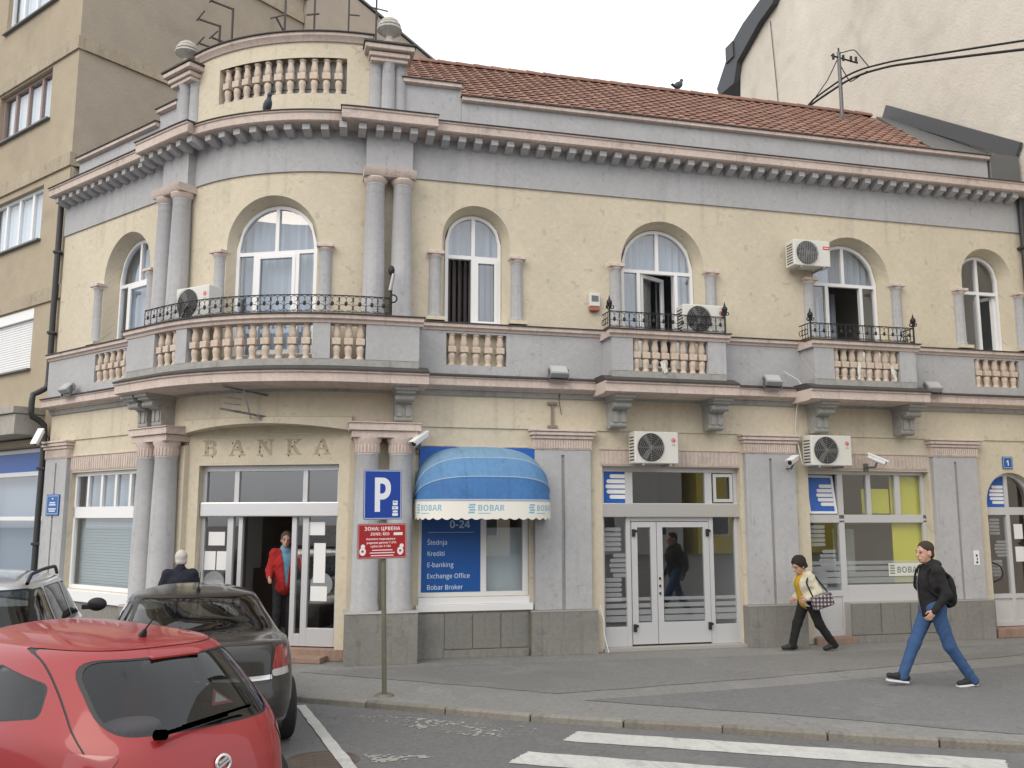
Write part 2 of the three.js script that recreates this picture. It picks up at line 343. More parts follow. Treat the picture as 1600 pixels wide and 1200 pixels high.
// frieze, small moulding
mesh('frieze', sweep(rect(-0.05, 0.055, 7.54, 8.24), SMIN, SMAX), M.grey, bank);
// main cornice with modillions
{
  const cor = mesh('cornice', sweep([[0, 8.235], [0.12, 8.235], [0.36, 8.24], [0.385, 8.255], [0.385, 8.37], [0.405, 8.38], [0.405, 8.405], [0, 8.405]], SMIN - 0.02, SMAX + 0.05), M.pink, bank);
  mesh('flashing', sweep([[0, 8.407], [0.425, 8.407], [0.425, 8.42], [0, 8.455]], SMIN - 0.02, SMAX + 0.05), M.sheet, cor);
  for (const sg of [-1, 1]) {
    const a = Math.min(sg * 1.16, sg * 2.62), b = Math.max(sg * 1.16, sg * 2.62);
    mesh('cornice_break', sweep([[0, 8.24], [0.50, 8.245], [0.52, 8.26], [0.52, 8.39], [0.54, 8.40], [0.54, 8.43], [0, 8.43]], a, b), M.pink, cor);
    mesh('flashing', sweep([[0, 8.433], [0.56, 8.433], [0.56, 8.447], [0, 8.485]], a - 0.015, b + 0.015), M.sheet, cor);
  }
  const mg = box(-0.06, 0.06, -0.02, 0.115, 0, 0.30, 0.012), mg2 = extr([[0, 0.115], [0, -0.035], [0.10, -0.025], [0.19, 0.005], [0.25, 0.015], [0.25, 0.115]], 0.12);
  mg2.rotateY(-Math.PI / 2); mg2.translate(0.065, 0, 0);
  const n = Math.floor((SMAX - SMIN) / 0.268);
  for (let i = 0; i < n; i++) {
    const s = SMIN + 0.12 + i * 0.268, deep = Math.abs(Math.abs(s) - 1.89) < 0.74;
    at(mesh('modillion', mg2, M.grey, cor), s, deep ? 0.17 : 0.05, 8.12);
  }
}
// attic: grey parapet, stepped
function parapet(a, b, y1, nm) {
  const p = mesh(nm, sweep(rect(-0.12, 0.05, 8.43, y1), a, b), M.grey, bank);
  mesh('coping', sweep([[-0.2, y1], [0.10, y1], [0.13, y1 + 0.015], [0.13, y1 + 0.075], [-0.2, y1 + 0.075]], a, b), M.pink, p);
  mesh('flashing', sweep([[-0.2, y1 + 0.077], [0.155, y1 + 0.077], [0.155, y1 + 0.09], [-0.2, y1 + 0.12]], a - 0.02, b + 0.02), M.sheet, p);
}
parapet(SX(2.66), SX(13.0), 8.93, 'parapet'); parapet(2.1, SX(2.655), 9.14, 'parapet');
parapet(SL(4.0), -2.72, 8.93, 'parapet'); parapet(-2.715, -2.1, 9.14, 'parapet');
const baluster = (() => { // turned baluster 0.52 m high with square block in the middle
  const p = [[0.0, 0], [0.058, 0], [0.058, 0.025], [0.046, 0.035], [0.044, 0.06], [0.056, 0.12], [0.060, 0.16], [0.052, 0.195], [0.042, 0.21], [0.048, 0.215]];
  const q = [[0.048, 0.305], [0.042, 0.31], [0.052, 0.325], [0.060, 0.36], [0.056, 0.40], [0.044, 0.46], [0.046, 0.485], [0.058, 0.495], [0.058, 0.52], [0, 0.52]];
  return merge([lathe(p, 12), lathe(q, 12), box(-0.066, 0.066, 0.21, 0.31, -0.066, 0.066, 0.01)]);
})();
const balMats = [M.baluster, std(lin(0.735, 0.62, 0.535), 0.92, { map: dirtMap }), std(lin(0.765, 0.635, 0.545), 0.92, { map: dirtMap })];
function balusters(parent, a, b, n, d, y0, y1) { for (let i = 0; i < n; i++) { const m = at(mesh('baluster', baluster, balMats[Math.floor(rr(0, 3))], parent), a + (b - a) * (i + 0.5) / n, d, y0); m.scale.y = (y1 - y0) / 0.52; m.rotation.y += rr(-0.06, 0.06); } }
{ // rounded attic wall with blind balustrade
  const hole = { c: 0.08, hw: 1.12, y0: 8.86, y1: 9.47, depth: 0.16 };
  const aw = mesh('attic_wall', merge([wall(-1.62, 1.62, 8.43, 9.74, 0.04, [hole]), sweep(rect(-0.3, -0.14, 8.43, 9.74), -1.62, 1.62)]), M.yellow, bank);
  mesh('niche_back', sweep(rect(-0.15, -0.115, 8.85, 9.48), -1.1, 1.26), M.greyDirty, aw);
  mesh('coping', sweep([[-0.3, 9.74], [0.07, 9.74], [0.09, 9.78], [0.13, 9.82], [0.13, 9.87], [-0.3, 9.87]], -1.60, 1.60), M.pink, aw);
  mesh('flashing', sweep([[-0.3, 9.873], [0.16, 9.873], [0.16, 9.89], [-0.3, 9.93]], -1.62, 1.62), M.sheet, aw);
  balusters(aw, -1.01, 1.17, 11, -0.04, 8.875, 9.465);
  for (const sg of [-1, 1]) { // corner pillars of three shafts with urn
    const s = sg * 1.86, pil = at(group('attic_pillar', bank), s, 0.0, 0);
    const shaft = lathe([[0.125, 8.45], [0.115, 8.55], [0.105, 9.36], [0.125, 9.40]], 14);
    mesh('pillar_core', box(-0.2, 0.2, 8.44, 9.42, -0.2, 0.04), M.grey, pil);
    for (const x of [-0.19, 0.0, 0.19]) { const c = mesh('shaft', shaft, M.grey, pil); c.position.set(x, 0, x === 0 ? 0.10 : 0.02); }
    mesh('capital', boxes([[-0.30, 0.30, 9.40, 9.47, -0.2, 0.22], [-0.33, 0.33, 9.47, 9.55, -0.22, 0.26], [-0.40, 0.40, 9.57, 9.66, -0.24, 0.32]], 0.02), M.pink, pil);
    mesh('flashing', box(-0.42, 0.42, 9.66, 9.69, -0.26, 0.345), M.sheet, pil);
    const urn = mesh('urn', lathe([[0, 9.69], [0.12, 9.69], [0.12, 9.78], [0.06, 9.82], [0.06, 9.88], [0.16, 9.95], [0.21, 9.99], [0.205, 10.02], [0.165, 10.03], [0.19, 10.055], [0.185, 10.09], [0.14, 10.10], [0.155, 10.125], [0.145, 10.155], [0.095, 10.165], [0.1, 10.19], [0.05, 10.22], [0, 10.235]], 12), M.pale, pil);
    urn.position.z = 0.12;
  }
}
// first-floor ledge
const ledge = mesh('ledge', sweep([[0, 4.10], [0.10, 4.10], [0.12, 4.13], [0.22, 4.14], [0.245, 4.155], [0.245, 4.26], [0.265, 4.27], [0.265, 4.29], [0, 4.29]], SMIN, SMAX), M.pink, bank);
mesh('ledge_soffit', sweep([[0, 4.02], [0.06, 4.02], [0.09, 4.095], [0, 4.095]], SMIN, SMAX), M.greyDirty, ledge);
mesh('flashing', sweep([[0, 4.293], [0.29, 4.293], [0.29, 4.312], [0.0, 4.39]], SMIN, SMAX), M.sheet, ledge);
// balustrade zone: grey parapet with niches
{
  const nich = [{ c: SL(2.2), hw: 0.52, y0: 4.49, y1: 5.0, depth: 0.13, n: 5 }, { c: SX(2.92), hw: 0.49, y0: 4.49, y1: 5.0, depth: 0.13, n: 5 }, { c: SX(12.76), hw: 0.49, y0: 4.49, y1: 5.0, depth: 0.13, n: 5 }];
  const gaps = [[SMIN, -2.2], [2.2, SX(5.06)], [SX(7.02), SX(8.70)], [SX(10.66), SMAX]];
  for (const [a, b] of gaps) {
    const hs = nich.filter(h => h.c > a && h.c < b);
    const p = mesh('balustrade', wall(a, b, 4.3, 5.04, 0.15, hs), M.grey, bank);
    mesh('cap', sweep([[0, 5.04], [0.17, 5.04], [0.18, 5.07], [0.22, 5.09], [0.22, 5.145], [0, 5.145]], a, b), M.pink, p);
    mesh('flashing', sweep([[0, 5.147], [0.24, 5.147], [0.24, 5.163], [0, 5.20]], a, b), M.sheet, p);
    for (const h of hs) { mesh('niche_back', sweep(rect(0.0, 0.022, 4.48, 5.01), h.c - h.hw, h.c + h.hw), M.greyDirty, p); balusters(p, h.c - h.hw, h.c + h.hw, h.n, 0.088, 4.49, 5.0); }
  }
}
// scrolled console bracket, front face +z
const consoleGeo = (() => {
  const side = [[0, 0], [0, -0.50], [0.16, -0.52], [0.22, -0.48], [0.25, -0.40], [0.25, -0.24], [0.30, -0.21], [0.36, -0.20], [0.42, -0.16], [0.42, -0.11], [0.46, -0.10], [0.52, -0.06], [0.52, 0]];
  const a = extr(side, 0.26); a.rotateY(-Math.PI / 2); a.translate(0.13, 0, 0);
  const roll = k => { const c = new THREE.CylinderGeometry(0.055, 0.055, k, 14); c.rotateZ(Math.PI / 2); return clean(c); };
  const r1 = roll(0.30); r1.translate(0, -0.155, 0.375); const r2 = roll(0.28); r2.translate(0, -0.455, 0.19);
  return merge([a, boxUV(r1), boxUV(r2), box(-0.17, 0.17, -0.05, 0.0, 0, 0.55), box(-0.15, 0.15, -0.09, -0.05, 0, 0.50), box(-0.10, -0.03, -0.42, -0.24, 0.2, 0.268), box(0.03, 0.10, -0.42, -0.24, 0.2, 0.268)]);
})();
// wrought-iron rail following the facade line
function ironRail(s0, s1, d, y0, y1, n, ends) {
  const L = [], line = (y) => samples(s0, s1, 0.15).map(s => W(s, y, d));
  const h = y1 - y0, rail = (y, r) => { const p = line(y); for (let i = 0; i + 1 < p.length; i++) L.push(rod(p[i], p[i + 1], r, 6)); };
  rail(y1, 0.009); rail(y0 + 0.02, 0.007);
  for (let i = 0; i <= n; i++) { const s = s0 + (s1 - s0) * i / n; L.push(rod(W(s, y0 - 0.03, d), W(s, y1, d), 0.006, 5)); }
  const w = (s1 - s0) / n, R = Math.min(h * 0.24, w * 0.28);
  for (let i = 0; i < n; i++) {
    const s = s0 + w * (i + 0.5), m = new THREE.Matrix4().makeRotationY(theta(s)); const c = W(s, (y0 + y1) / 2 + 0.01, d); m.setPosition(c.x, c.y, c.z);
    const parts = [];
    for (const sx of [-1, 1]) for (const sy of [-1, 1]) { const t = new THREE.TorusGeometry(R, 0.0048, 5, 12, 4.2); t.rotateZ(sx > 0 ? (sy > 0 ? -1.2 : -2.3) : (sy > 0 ? -0.3 : 0.8)); t.translate(sx * R * 0.95, sy * h * 0.23, 0); parts.push(clean(t)); }
    const b = new THREE.SphereGeometry(0.026, 8, 6); b.scale(1, 1.5, 0.6); parts.push(clean(b));
    for (const q of parts) { q.applyMatrix4(m); L.push(q); }
  }
  if (ends) for (const s of [s0, s1]) { // side returns and finials
    L.push(rod(W(s, y1, d), W(s, y1, 0.2), 0.010, 6), rod(W(s, y0 + 0.02, d), W(s, y0 + 0.02, 0.2), 0.009, 6));
    for (let k = 1; k < 4; k++) { const dd = 0.2 + (d - 0.2) * k / 4; L.push(rod(W(s, y0, dd), W(s, y1, dd), 0.006, 5)); const t = new THREE.TorusGeometry(R, 0.007, 5, 10); t.rotateY(Math.PI / 2 + theta(s)); const c = W(s, (y0 + y1) / 2, dd - 0.05); t.translate(c.x, c.y, c.z); L.push(clean(t)); }
  }
  return boxUV(merge(L));
}
const finialGeo = merge([rod(V(0, 0, 0), V(0, 0.5, 0), 0.016), (() => { const s = new THREE.SphereGeometry(0.05, 8, 7); s.scale(1, 1.3, 1); s.translate(0, 0.50, 0); return boxUV(clean(s)); })(), (() => { const s = new THREE.ConeGeometry(0.025, 0.12, 6); s.translate(0, 0.60, 0); return boxUV(clean(s)); })(), ...[0, 1, 2, 3].map(k => { const t = new THREE.TorusGeometry(0.035, 0.009, 5, 8); t.rotateY(k * Math.PI / 4); t.translate(Math.cos(k * 1.57) * 0.04, 0.42, Math.sin(k * 1.57) * 0.04); return boxUV(clean(t)); })].map(clean));
// balconies: s range, slab range, baluster groups
function balcony(s0, s1, l0, l1, groups, brackets, d = 0.58) {
  const b = group('balcony', bank), t = 0.10;
  mesh('slab', sweep([[0, 4.06], [d - 0.02, 4.06], [d + 0.06, 4.07], [d + 0.11, 4.085], [d + 0.11, 4.21], [d + 0.135, 4.22], [d + 0.135, 4.25], [0, 4.25]], l0, l1), M.pink, b);
  mesh('flashing', sweep([[0, 4.252], [d + 0.16, 4.252], [d + 0.16, 4.27], [d - 0.05, 4.36], [0, 4.36]], l0, l1), M.sheet, b);
  mesh('base_rail', sweep(rect(d - 0.16, d, 4.33, 4.44), s0, s1), M.greyDirty, b);
  let cur = s0; const solid = [];
  for (const [a, e] of groups) { solid.push([cur, a]); cur = e; } solid.push([cur, s1]);
  for (const [a, e] of solid) mesh('pedestal', sweep(rect(d - 0.17, d + 0.005, 4.44, 4.98), a, e), M.grey, b);
  for (const s of [s0, s1]) { const a = s === s0 ? s0 : s1 - 0.16; mesh('side_panel', sweep(rect(0.03, d - 0.172, 4.33, 4.978), a, a + 0.16), M.grey, b); mesh('side_cap', sweep(rect(0.03, d - 0.2, 4.981, 5.10), a - (s === s0 ? 0.05 : 0), a + 0.16 + (s === s1 ? 0.05 : 0)), M.pink, b); }
  mesh('cap', sweep([[d - 0.2, 4.98], [d + 0.02, 4.98], [d + 0.03, 5.02], [d + 0.07, 5.04], [d + 0.07, 5.10], [d - 0.2, 5.10]], s0 - 0.06, s1 + 0.06), M.pink, b);
  mesh('flashing', sweep([[d - 0.2, 5.102], [d + 0.095, 5.102], [d + 0.095, 5.118], [d - 0.2, 5.135]], s0 - 0.08, s1 + 0.08), M.sheet, b);
  for (const [a, e, n] of groups) balusters(b, a, e, n, d - 0.085, 4.44, 4.98);
  for (const s of brackets) at(mesh('bracket', consoleGeo, M.greyDirty, b), s, 0.025, 4.06);
  return b;
}
{
  const b0 = balcony(-2.36, 2.36, -2.5, 2.5, [[-1.58, -1.10, 3], [-0.90, 0.88, 10], [1.10, 1.56, 3]], [-2.34, -1.92, 2.18]);
  mesh('iron_railing', ironRail(-1.96, 1.90, 0.55, 5.14, 5.41, 22, false), M.iron, b0);
  const b1 = balcony(SX(5.04), SX(7.04), SX(4.88), SX(7.20), [[SX(5.40), SX(6.72), 8]], [SX(5.26), SX(6.98)]);
  mesh('iron_railing', ironRail(SX(5.02), SX(7.06), 0.55, 5.14, 5.41, 12, true), M.iron, b1);
  const b2 = balcony(SX(8.68), SX(10.68), SX(8.52), SX(10.84), [[SX(9.06), SX(10.36), 8]], [SX(8.97), SX(10.68)]);
  mesh('iron_railing', ironRail(SX(8.66), SX(10.70), 0.55, 5.14, 5.41, 12, true), M.iron, b2);
  for (const [b, s] of [[b1, SX(5.02)], [b1, SX(7.06)], [b2, SX(8.66)], [b2, SX(10.70)]]) at(mesh('finial', finialGeo, M.iron, b), s, 0.55, 5.12).scale.y = 0.85;
}
// little half columns beside the upper windows
{
  const g = lathe([[0.115, 0], [0.115, 0.04], [0.10, 0.06], [0.095, 0.92], [0.105, 0.95], [0.095, 0.965]], 12);
  const cp = merge([lathe([[0.10, 0.965], [0.125, 1.0], [0.125, 1.02]], 12), box(-0.135, 0.135, 1.02, 1.075, -0.13, 0.135, 0.01)]);
  for (const u of up) for (const sg of [-1, 1]) {
    const m = at(mesh('half_column', g, M.grey, bank), u.c + sg * (u.hw + 0.115), 0.03, 5.26); mesh('capital', cp, M.pink, m);
    at(mesh('column_pad', box(-0.15, 0.15, 5.2, 5.258, 0.0, 0.16), M.yellow, bank), u.c + sg * (u.hw + 0.115), 0.02, 0);
  }
}
// paired columns of the corner
for (const sg of [-1, 1]) {
  const c0 = sg * 1.90;
  const blk = mesh('column_plinth', sweep(rect(-0.1, 0.44, 0, 0.72), c0 - 0.52, c0 + 0.52), M.plinth, bank);
  mesh('plinth_edge', sweep([[-0.1, 0.722], [0.45, 0.722], [0.43, 0.75], [-0.1, 0.75]], c0 - 0.53, c0 + 0.53), M.joint, blk);
  mesh('pilaster_back', sweep(rect(-0.1, 0.06, 0.75, 3.24), c0 - 0.5, c0 + 0.5), M.yellow, bank);
  const ab = mesh('abacus', merge([sweep(rect(-0.1, 0.40, 3.30, 3.40), c0 - 0.49, c0 + 0.49), sweep(rect(-0.1, 0.44, 3.405, 3.51), c0 - 0.53, c0 + 0.53)]), M.pink, bank);
  mesh('abacus_top', sweep([[-0.1, 3.512], [0.46, 3.512], [0.46, 3.527], [0.02, 3.545], [-0.1, 3.545]], c0 - 0.54, c0 + 0.54), M.pink, ab);
  const shaft = lathe([[0.215, 0.75], [0.215, 0.80], [0.20, 0.84], [0.196, 1.6], [0.185, 2.4], [0.172, 3.02], [0.185, 3.045], [0.172, 3.06]], 28);
  const cap = merge([lathe([[0.175, 3.06], [0.178, 3.2], [0.21, 3.25], [0.215, 3.30]], 28), ...Array.from({ length: 22 }, (_, k) => { const b = box(-0.012, 0.012, 3.075, 3.20, 0.172, 0.190); b.rotateY(k * 2 * Math.PI / 22); return b; })]);
  const ushaft = lathe([[0.19, 4.3], [0.19, 5.22], [0.175, 5.30], [0.165, 6.2], [0.145, 7.28], [0.155, 7.30], [0.145, 7.32]], 24);
  const ucap = lathe([[0.147, 7.32], [0.18, 7.36], [0.19, 7.40], [0.18, 7.42]], 24);
  for (const o of [-0.25, 0.25]) {
    const m = at(mesh('column', shaft, M.grey, bank), c0 + o, 0.22, 0); mesh('capital', cap, M.pink, m);
    const n = at(mesh('upper_column', ushaft, M.grey, bank), c0 + o * 0.86, 0.17, 0); mesh('capital', ucap, M.pink, n);
  }
  mesh('upper_abacus', sweep([[-0.05, 7.42], [0.33, 7.42], [0.36, 7.46], [0.38, 7.545], [-0.05, 7.545]], c0 - 0.41, c0 + 0.41), M.pink, bank);
  mesh('frieze_block', sweep(rect(0, 0.19, 7.547, 8.245), c0 - 0.37, c0 + 0.37), M.grey, bank);
}
// pilasters of the ground floor
const rib = (x0, x1, y0, y1, d0, d1, n, off = 0.5) => Array.from({ length: n }, (_, k) => { const w = (x1 - x0) / n, a = x0 + w * (k + 0.18), b = x0 + w * (k + 0.82); return box(a, b, y0, y1, d0, d1); });
function pilaster(s, hw) {
  const g = at(group('pilaster', bank), s, 0, 0);
  mesh('shaft', boxes([[-hw, -0.025, 0.68, 3.19, -0.05, 0.09], [0.025, hw, 0.68, 3.19, -0.05, 0.09], [-0.03, 0.03, 0.68, 3.12, -0.05, 0.052], [-0.03, 0.03, 3.1, 3.19, -0.05, 0.088]], 0.006), M.grey, g);
  mesh('groove', box(-0.022, 0.022, 0.72, 3.10, 0.05, 0.058), M.greyDirty, g);
  mesh('capital', merge([box(-hw - 0.02, hw + 0.02, 3.19, 3.36, -0.05, 0.10), ...rib(-hw, hw, 3.21, 3.34, 0.1, 0.114, 22), box(-hw - 0.04, hw + 0.04, 3.36, 3.41, -0.05, 0.135, 0.01), box(-hw - 0.07, hw + 0.07, 3.415, 3.47, -0.05, 0.165, 0.01), box(-hw - 0.09, hw + 0.09, 3.475, 3.514, -0.05, 0.185, 0.008)]), M.pink, g);
  mesh('plinth', box(-hw - 0.07, hw + 0.07, 0, 0.655, -0.05, 0.16), M.plinth, g);
  mesh('plinth_edge', box(-hw - 0.075, hw + 0.075, 0.657, 0.677, -0.05, 0.165), M.joint, g);
}
pilaster(SX(4.36), 0.47); pilaster(SX(8.06), 0.47); pilaster(SX(11.76), 0.47); pilaster(SL(4.0), 0.40);
// fluted bands over the ground-floor openings
for (const [a, b] of [[SX(5.02), SX(7.5)], [SX(8.84), SX(11.22)], [SX(2.05), SX(3.8)], [SL(3.6), SL(0.75)]]) {
  const c = (a + b) / 2, h = (b - a) / 2, g = at(mesh('fluted_band', merge([box(-h, h, 2.95, 3.21, -0.04, 0.012), ...rib(-h, h, 2.97, 3.19, 0.012, 0.022, Math.round(h * 2 / 0.075)), box(-h - 0.01, h + 0.01, 3.21, 3.225, -0.04, 0.03)]), M.pink, bank), c, 0, 0);
}
// plinth stones below the windows
for (const [x0, x1, n] of [[2.46, 3.79, 3], [9.49, 11.25, 3]]) {
  const p = mesh('plinth_back', sweep(rect(-0.21, 0.03, 0, 0.66), SX(x0), SX(x1)), M.joint, bank);
  for (let k = 0; k < n; k++) { const w = (x1 - x0) / n; at(mesh('slab', box(-w / 2 + 0.008, w / 2 - 0.008, 0.13, 0.65, 0, 0.025, 0.004), M.plinthSlab, p), SX(x0 + w * (k + 0.5)), 0.03, 0); }
  mesh('foot', sweep(rect(0.03, 0.075, 0, 0.12), SX(x0), SX(x1)), M.plinth, p);
}
mesh('plinth_back', sweep(rect(-0.05, 0.04, 0, 0.66), SX(7.53), SX(7.56)), M.plinth, bank);
mesh('plinth_back', sweep(rect(-0.05, 0.05, 0, 0.66), SX(2.02), SX(2.459)), M.plinth, bank);
mesh('left_plinth', sweep(rect(-0.05, 0.05, 0, 0.66), SL(3.58), SL(0.95)), M.plinth, bank);
mesh('plinth_back', sweep(rect(-0.05, 0.03, 0, 0.66), SX(12.27), SX(12.44)), M.plinth, bank);
mesh('plinth_back', sweep(rect(-0.05, 0.06, 0, 0.66), SX(13.56), SMAX), M.plinth, bank);
mesh('pilaster_back', sweep(rect(-0.05, 0.05, 0.66, 3.5), SX(13.58), SMAX), M.grey, bank);

// ---- windows
const arcTop = (hw, ys) => x => ys + Math.sqrt(Math.max(0, hw * hw - x * x));
function paneShape(x0, x1, y0, top) { const p = [[x0, y0], [x1, y0]]; const n = 14; for (let i = 0; i <= n; i++) { const x = x1 + (x0 - x1) * i / n; p.push([x, top(x)]); } return p; }
const rectPts = (x0, x1, y0, y1) => [[x0, y0], [x1, y0], [x1, y1], [x0, y1]];
function folds(x0, x1, y0, y1, z, pitch, amp) { const q = new Soup(), n = Math.max(2, Math.round((x1 - x0) / pitch) * 4); const P = i => { const x = x0 + (x1 - x0) * i / n; return [x, z + amp * Math.sin(i * Math.PI / 2)]; }; for (let i = 0; i < n; i++) { const [a, za] = P(i), [b, zb] = P(i + 1); q.quad(V(a, y0, za), V(b, y0, zb), V(b, y1, zb), V(a, y1, za)); } return q.geo(0.9); }
function slats(x0, x1, y0, y1, z, pitch, ang) { const L = []; for (let x = x0; x < x1; x += pitch) { const b = box(-pitch * 0.48, pitch * 0.48, y0, y1, -0.002, 0.002); b.rotateY(ang); b.translate(x + pitch / 2, 0, z); L.push(b); } return merge(L); }
function roomBox(x0, x1, y0, y1, z0, z1) { const q = new Soup(), a = (x, y, z) => V(x, y, z); q.quad(a(x0, y0, z1), a(x1, y0, z1), a(x1, y1, z1), a(x0, y1, z1)); q.quad(a(x0, y0, z0), a(x0, y0, z1), a(x0, y1, z1), a(x0, y1, z0)); q.quad(a(x1, y0, z0), a(x1, y0, z1), a(x1, y1, z1), a(x1, y1, z0)); q.quad(a(x0, y0, z0), a(x1, y0, z0), a(x1, y0, z1), a(x0, y0, z1)); q.quad(a(x0, y1, z0), a(x1, y1, z0), a(x1, y1, z1), a(x0, y1, z1)); return q.geo(); }
function upperWindow(u, opt) {
  const hw = u.hw - u.splay, ys = u.y1 - u.hw, y0 = u.y0, yt = opt.yt, t = 0.055, m = 0.03, g = at(group('window', bank), u.c, -0.30, 0);
  const out = paneShape(-hw, hw, y0, arcTop(hw, ys)), it = arcTop(hw - t, ys), P = [];
  P.push(paneShape(-hw + t, -m, yt + m, it), paneShape(m, hw - t, yt + m, it));
  const lower = u.type === 2 ? [[-hw + t, -m], [m, hw - t]] : [[-hw + t, -hw * 0.52 - m], [-hw * 0.52 + m, hw * 0.52 - m], [hw * 0.52 + m, hw - t]];
  for (const [a, b] of lower) P.push(rectPts(a, b, y0 + t, yt - m));
  mesh('frame', extr(out, 0.07, 0, P), M.white, g);
  P.forEach((p, i) => {
    const k = i - 2;
    if (k === opt.open) { // sash standing open into the room
      const [a, b] = lower[k], w = b - a, leaf = group('casement', g); leaf.position.set(opt.hinge > 0 ? b : a, 0, 0.0); leaf.rotation.y = opt.hinge > 0 ? -opt.ang : opt.ang;
      const x0 = opt.hinge > 0 ? -w : 0, x1 = opt.hinge > 0 ? 0 : w;
      const fr = extr(rectPts(x0, x1, y0 + t, yt - m), 0.05, 0, [rectPts(x0 + 0.06, x1 - 0.06, y0 + t + 0.07, yt - m - 0.06)]);
      const gl = flat(rectPts(x0 + 0.06, x1 - 0.06, y0 + t + 0.07, yt - m - 0.06), 0.025);
      leaf.parent.remove(leaf); const c = mesh('casement', fr, M.white, g); c.position.copy(leaf.position); c.rotation.copy(leaf.rotation); const pn = mesh('pane', gl, M.glass, g); pn.position.copy(c.position); pn.rotation.copy(c.rotation);
      return;
    }
    if (k === opt.gone) return;
    mesh('pane', flat(p, 0.03), M.glass, g);
    if (k >= 0 && (opt.sash || []).includes(k)) { const [a, b] = lower[k]; mesh('sash', extr(rectPts(a, b, y0 + t, yt - m), 0.03, 0, [rectPts(a + 0.055, b - 0.055, y0 + t + 0.07, yt - m - 0.055)]).translate(0, 0, 0.05), M.white, g); }
  });
  if (u.type === 2) mesh('sill', box(-hw - 0.05, hw + 0.05, y0 - 0.03, y0 + 0.004, 0.06, 0.36), M.white, g);
  const room = opt.dark ? M.curtainDark : M.curtain;
  if (opt.drape) mesh('curtain', folds(-hw - 0.1, hw + 0.1, y0 - 0.02, u.y1 + 0.05, -0.16, 0.13, 0.03), M.curtain, g);
  for (const [a, b, y1, mt, ang] of opt.blinds || []) mesh('blind', slats(a, b, y0, y1, -0.2, 0.095, ang), mt, g);
  mesh('room_wall', roomBox(-hw - 0.35, hw + 0.35, y0 - 0.15, u.y1 + 0.25, 0.0, -2.2), M.room, g);
}
upperWindow(up[0], { yt: 6.30, sash: [1], drape: true });
upperWindow(up[1], { yt: 6.30, sash: [1], drape: true });
upperWindow(up[2], { yt: 6.36, sash: [1], gone: 0, blinds: [[-0.5, -0.02, 6.4, M.curtainDark, 0.75], [-0.02, 0.5, 6.4, M.curtain, 0.3], [-0.5, 0.5, 7.15, M.curtain, 0.3]].map((b, i) => i === 2 ? [-0.5, 0.5, 7.15, M.curtain, 0.3] : b).slice(0, 2), drape: false });
mesh('curtain', folds(-0.55, 0.55, 6.38, 7.2, -0.16, 0.13, 0.03), M.curtain, bank.children[bank.children.length - 1]);
upperWindow(up[3], { yt: 6.33, open: 1, hinge: -1, ang: 0.5, drape: false });
{ const w = bank.children[bank.children.length - 1]; mesh('curtain', folds(-0.85, -0.33, 4.6, 6.4, -0.16, 0.13, 0.03), M.curtain, w); mesh('curtain', folds(0.36, 0.85, 4.6, 6.4, -0.16, 0.13, 0.03), M.curtain, w); mesh('curtain', folds(-0.85, 0.85, 6.36, 7.2, -0.16, 0.13, 0.03), M.curtain, w); }
upperWindow(up[4], { yt: 6.33, open: 1, hinge: -1, ang: 1.3, drape: false });
{ const w = bank.children[bank.children.length - 1]; mesh('curtain', folds(-0.3, 0.36, 4.6, 6.4, -0.75, 0.2, 0.05), M.curtain, w); mesh('curtain', folds(-0.85, 0.85, 6.36, 7.2, -0.16, 0.13, 0.03), M.curtain, w); }
upperWindow(up[5], { yt: 6.36, open: 1, hinge: 1, ang: 1.25, drape: false });

// ---- ground-floor shop windows and doors (local x along the wall, z outwards)
const handLogo = (w) => merge([0, 1, 2, 3, 4].map(k => flat(rrect(-w * [0.34, 0.5, 0.55, 0.5, 0.36][k], w * 0.5, w * (0.46 - k * 0.235) - w * 0.09, w * (0.46 - k * 0.235) + w * 0.09, w * 0.085))));
function frameBars(list, z0 = 0, z1 = 0.07) { return boxes(list.map(b => [b[0], b[1], b[2], b[3], z0, z1]), 0.006); }
{ // left window with pale blind
  const h = gw[0], g = at(group('shop_window', bank), h.c, -0.16, 0), hw = h.hw;
  const L = [[-hw, hw, 2.85, 2.92], [-hw, hw, 2.10, 2.30], [-hw, hw, 0.86, 0.93], [-hw, -hw + 0.06, 0.93, 2.85], [hw - 0.06, hw, 0.93, 2.85]];
  for (let k = 1; k < 5; k++) { const x = -hw + 2 * hw * k / 5; L.push([x - 0.035, x + 0.035, 2.30, 2.85]); }
  mesh('frame', frameBars(L), M.white, g);
  for (let k = 0; k < 5; k++) { const a = -hw + 2 * hw * k / 5 + 0.04, b = a + 2 * hw / 5 - 0.08; mesh('pane', flat(rectPts(a, b, 2.3, 2.85), 0.03), M.glass, g); }
  mesh('pane', flat(rectPts(-hw + 0.05, hw - 0.05, 0.92, 2.11), 0.03), M.glass, g);
  mesh('blind', merge(Array.from({ length: 24 }, (_, k) => { const b = box(-hw, hw, -0.024, 0.024, -0.001, 0.001); b.rotateX(0.25); b.translate(0, 0.93 + k * 0.0495, -0.10); return b; })), M.blind, g);
  mesh('blind', slats(-hw, hw, 2.25, 2.9, -0.14, 0.12, 0.3), M.curtain, g);
  mesh('sill', box(-hw - 0.05, hw + 0.05, 0.665, 0.858, -0.02, 0.26, 0.01), M.white, g);
  mesh('room_wall', roomBox(-hw - 0.2, hw + 0.2, 0.5, 3.1, 0, -2.2), M.room, g);
}
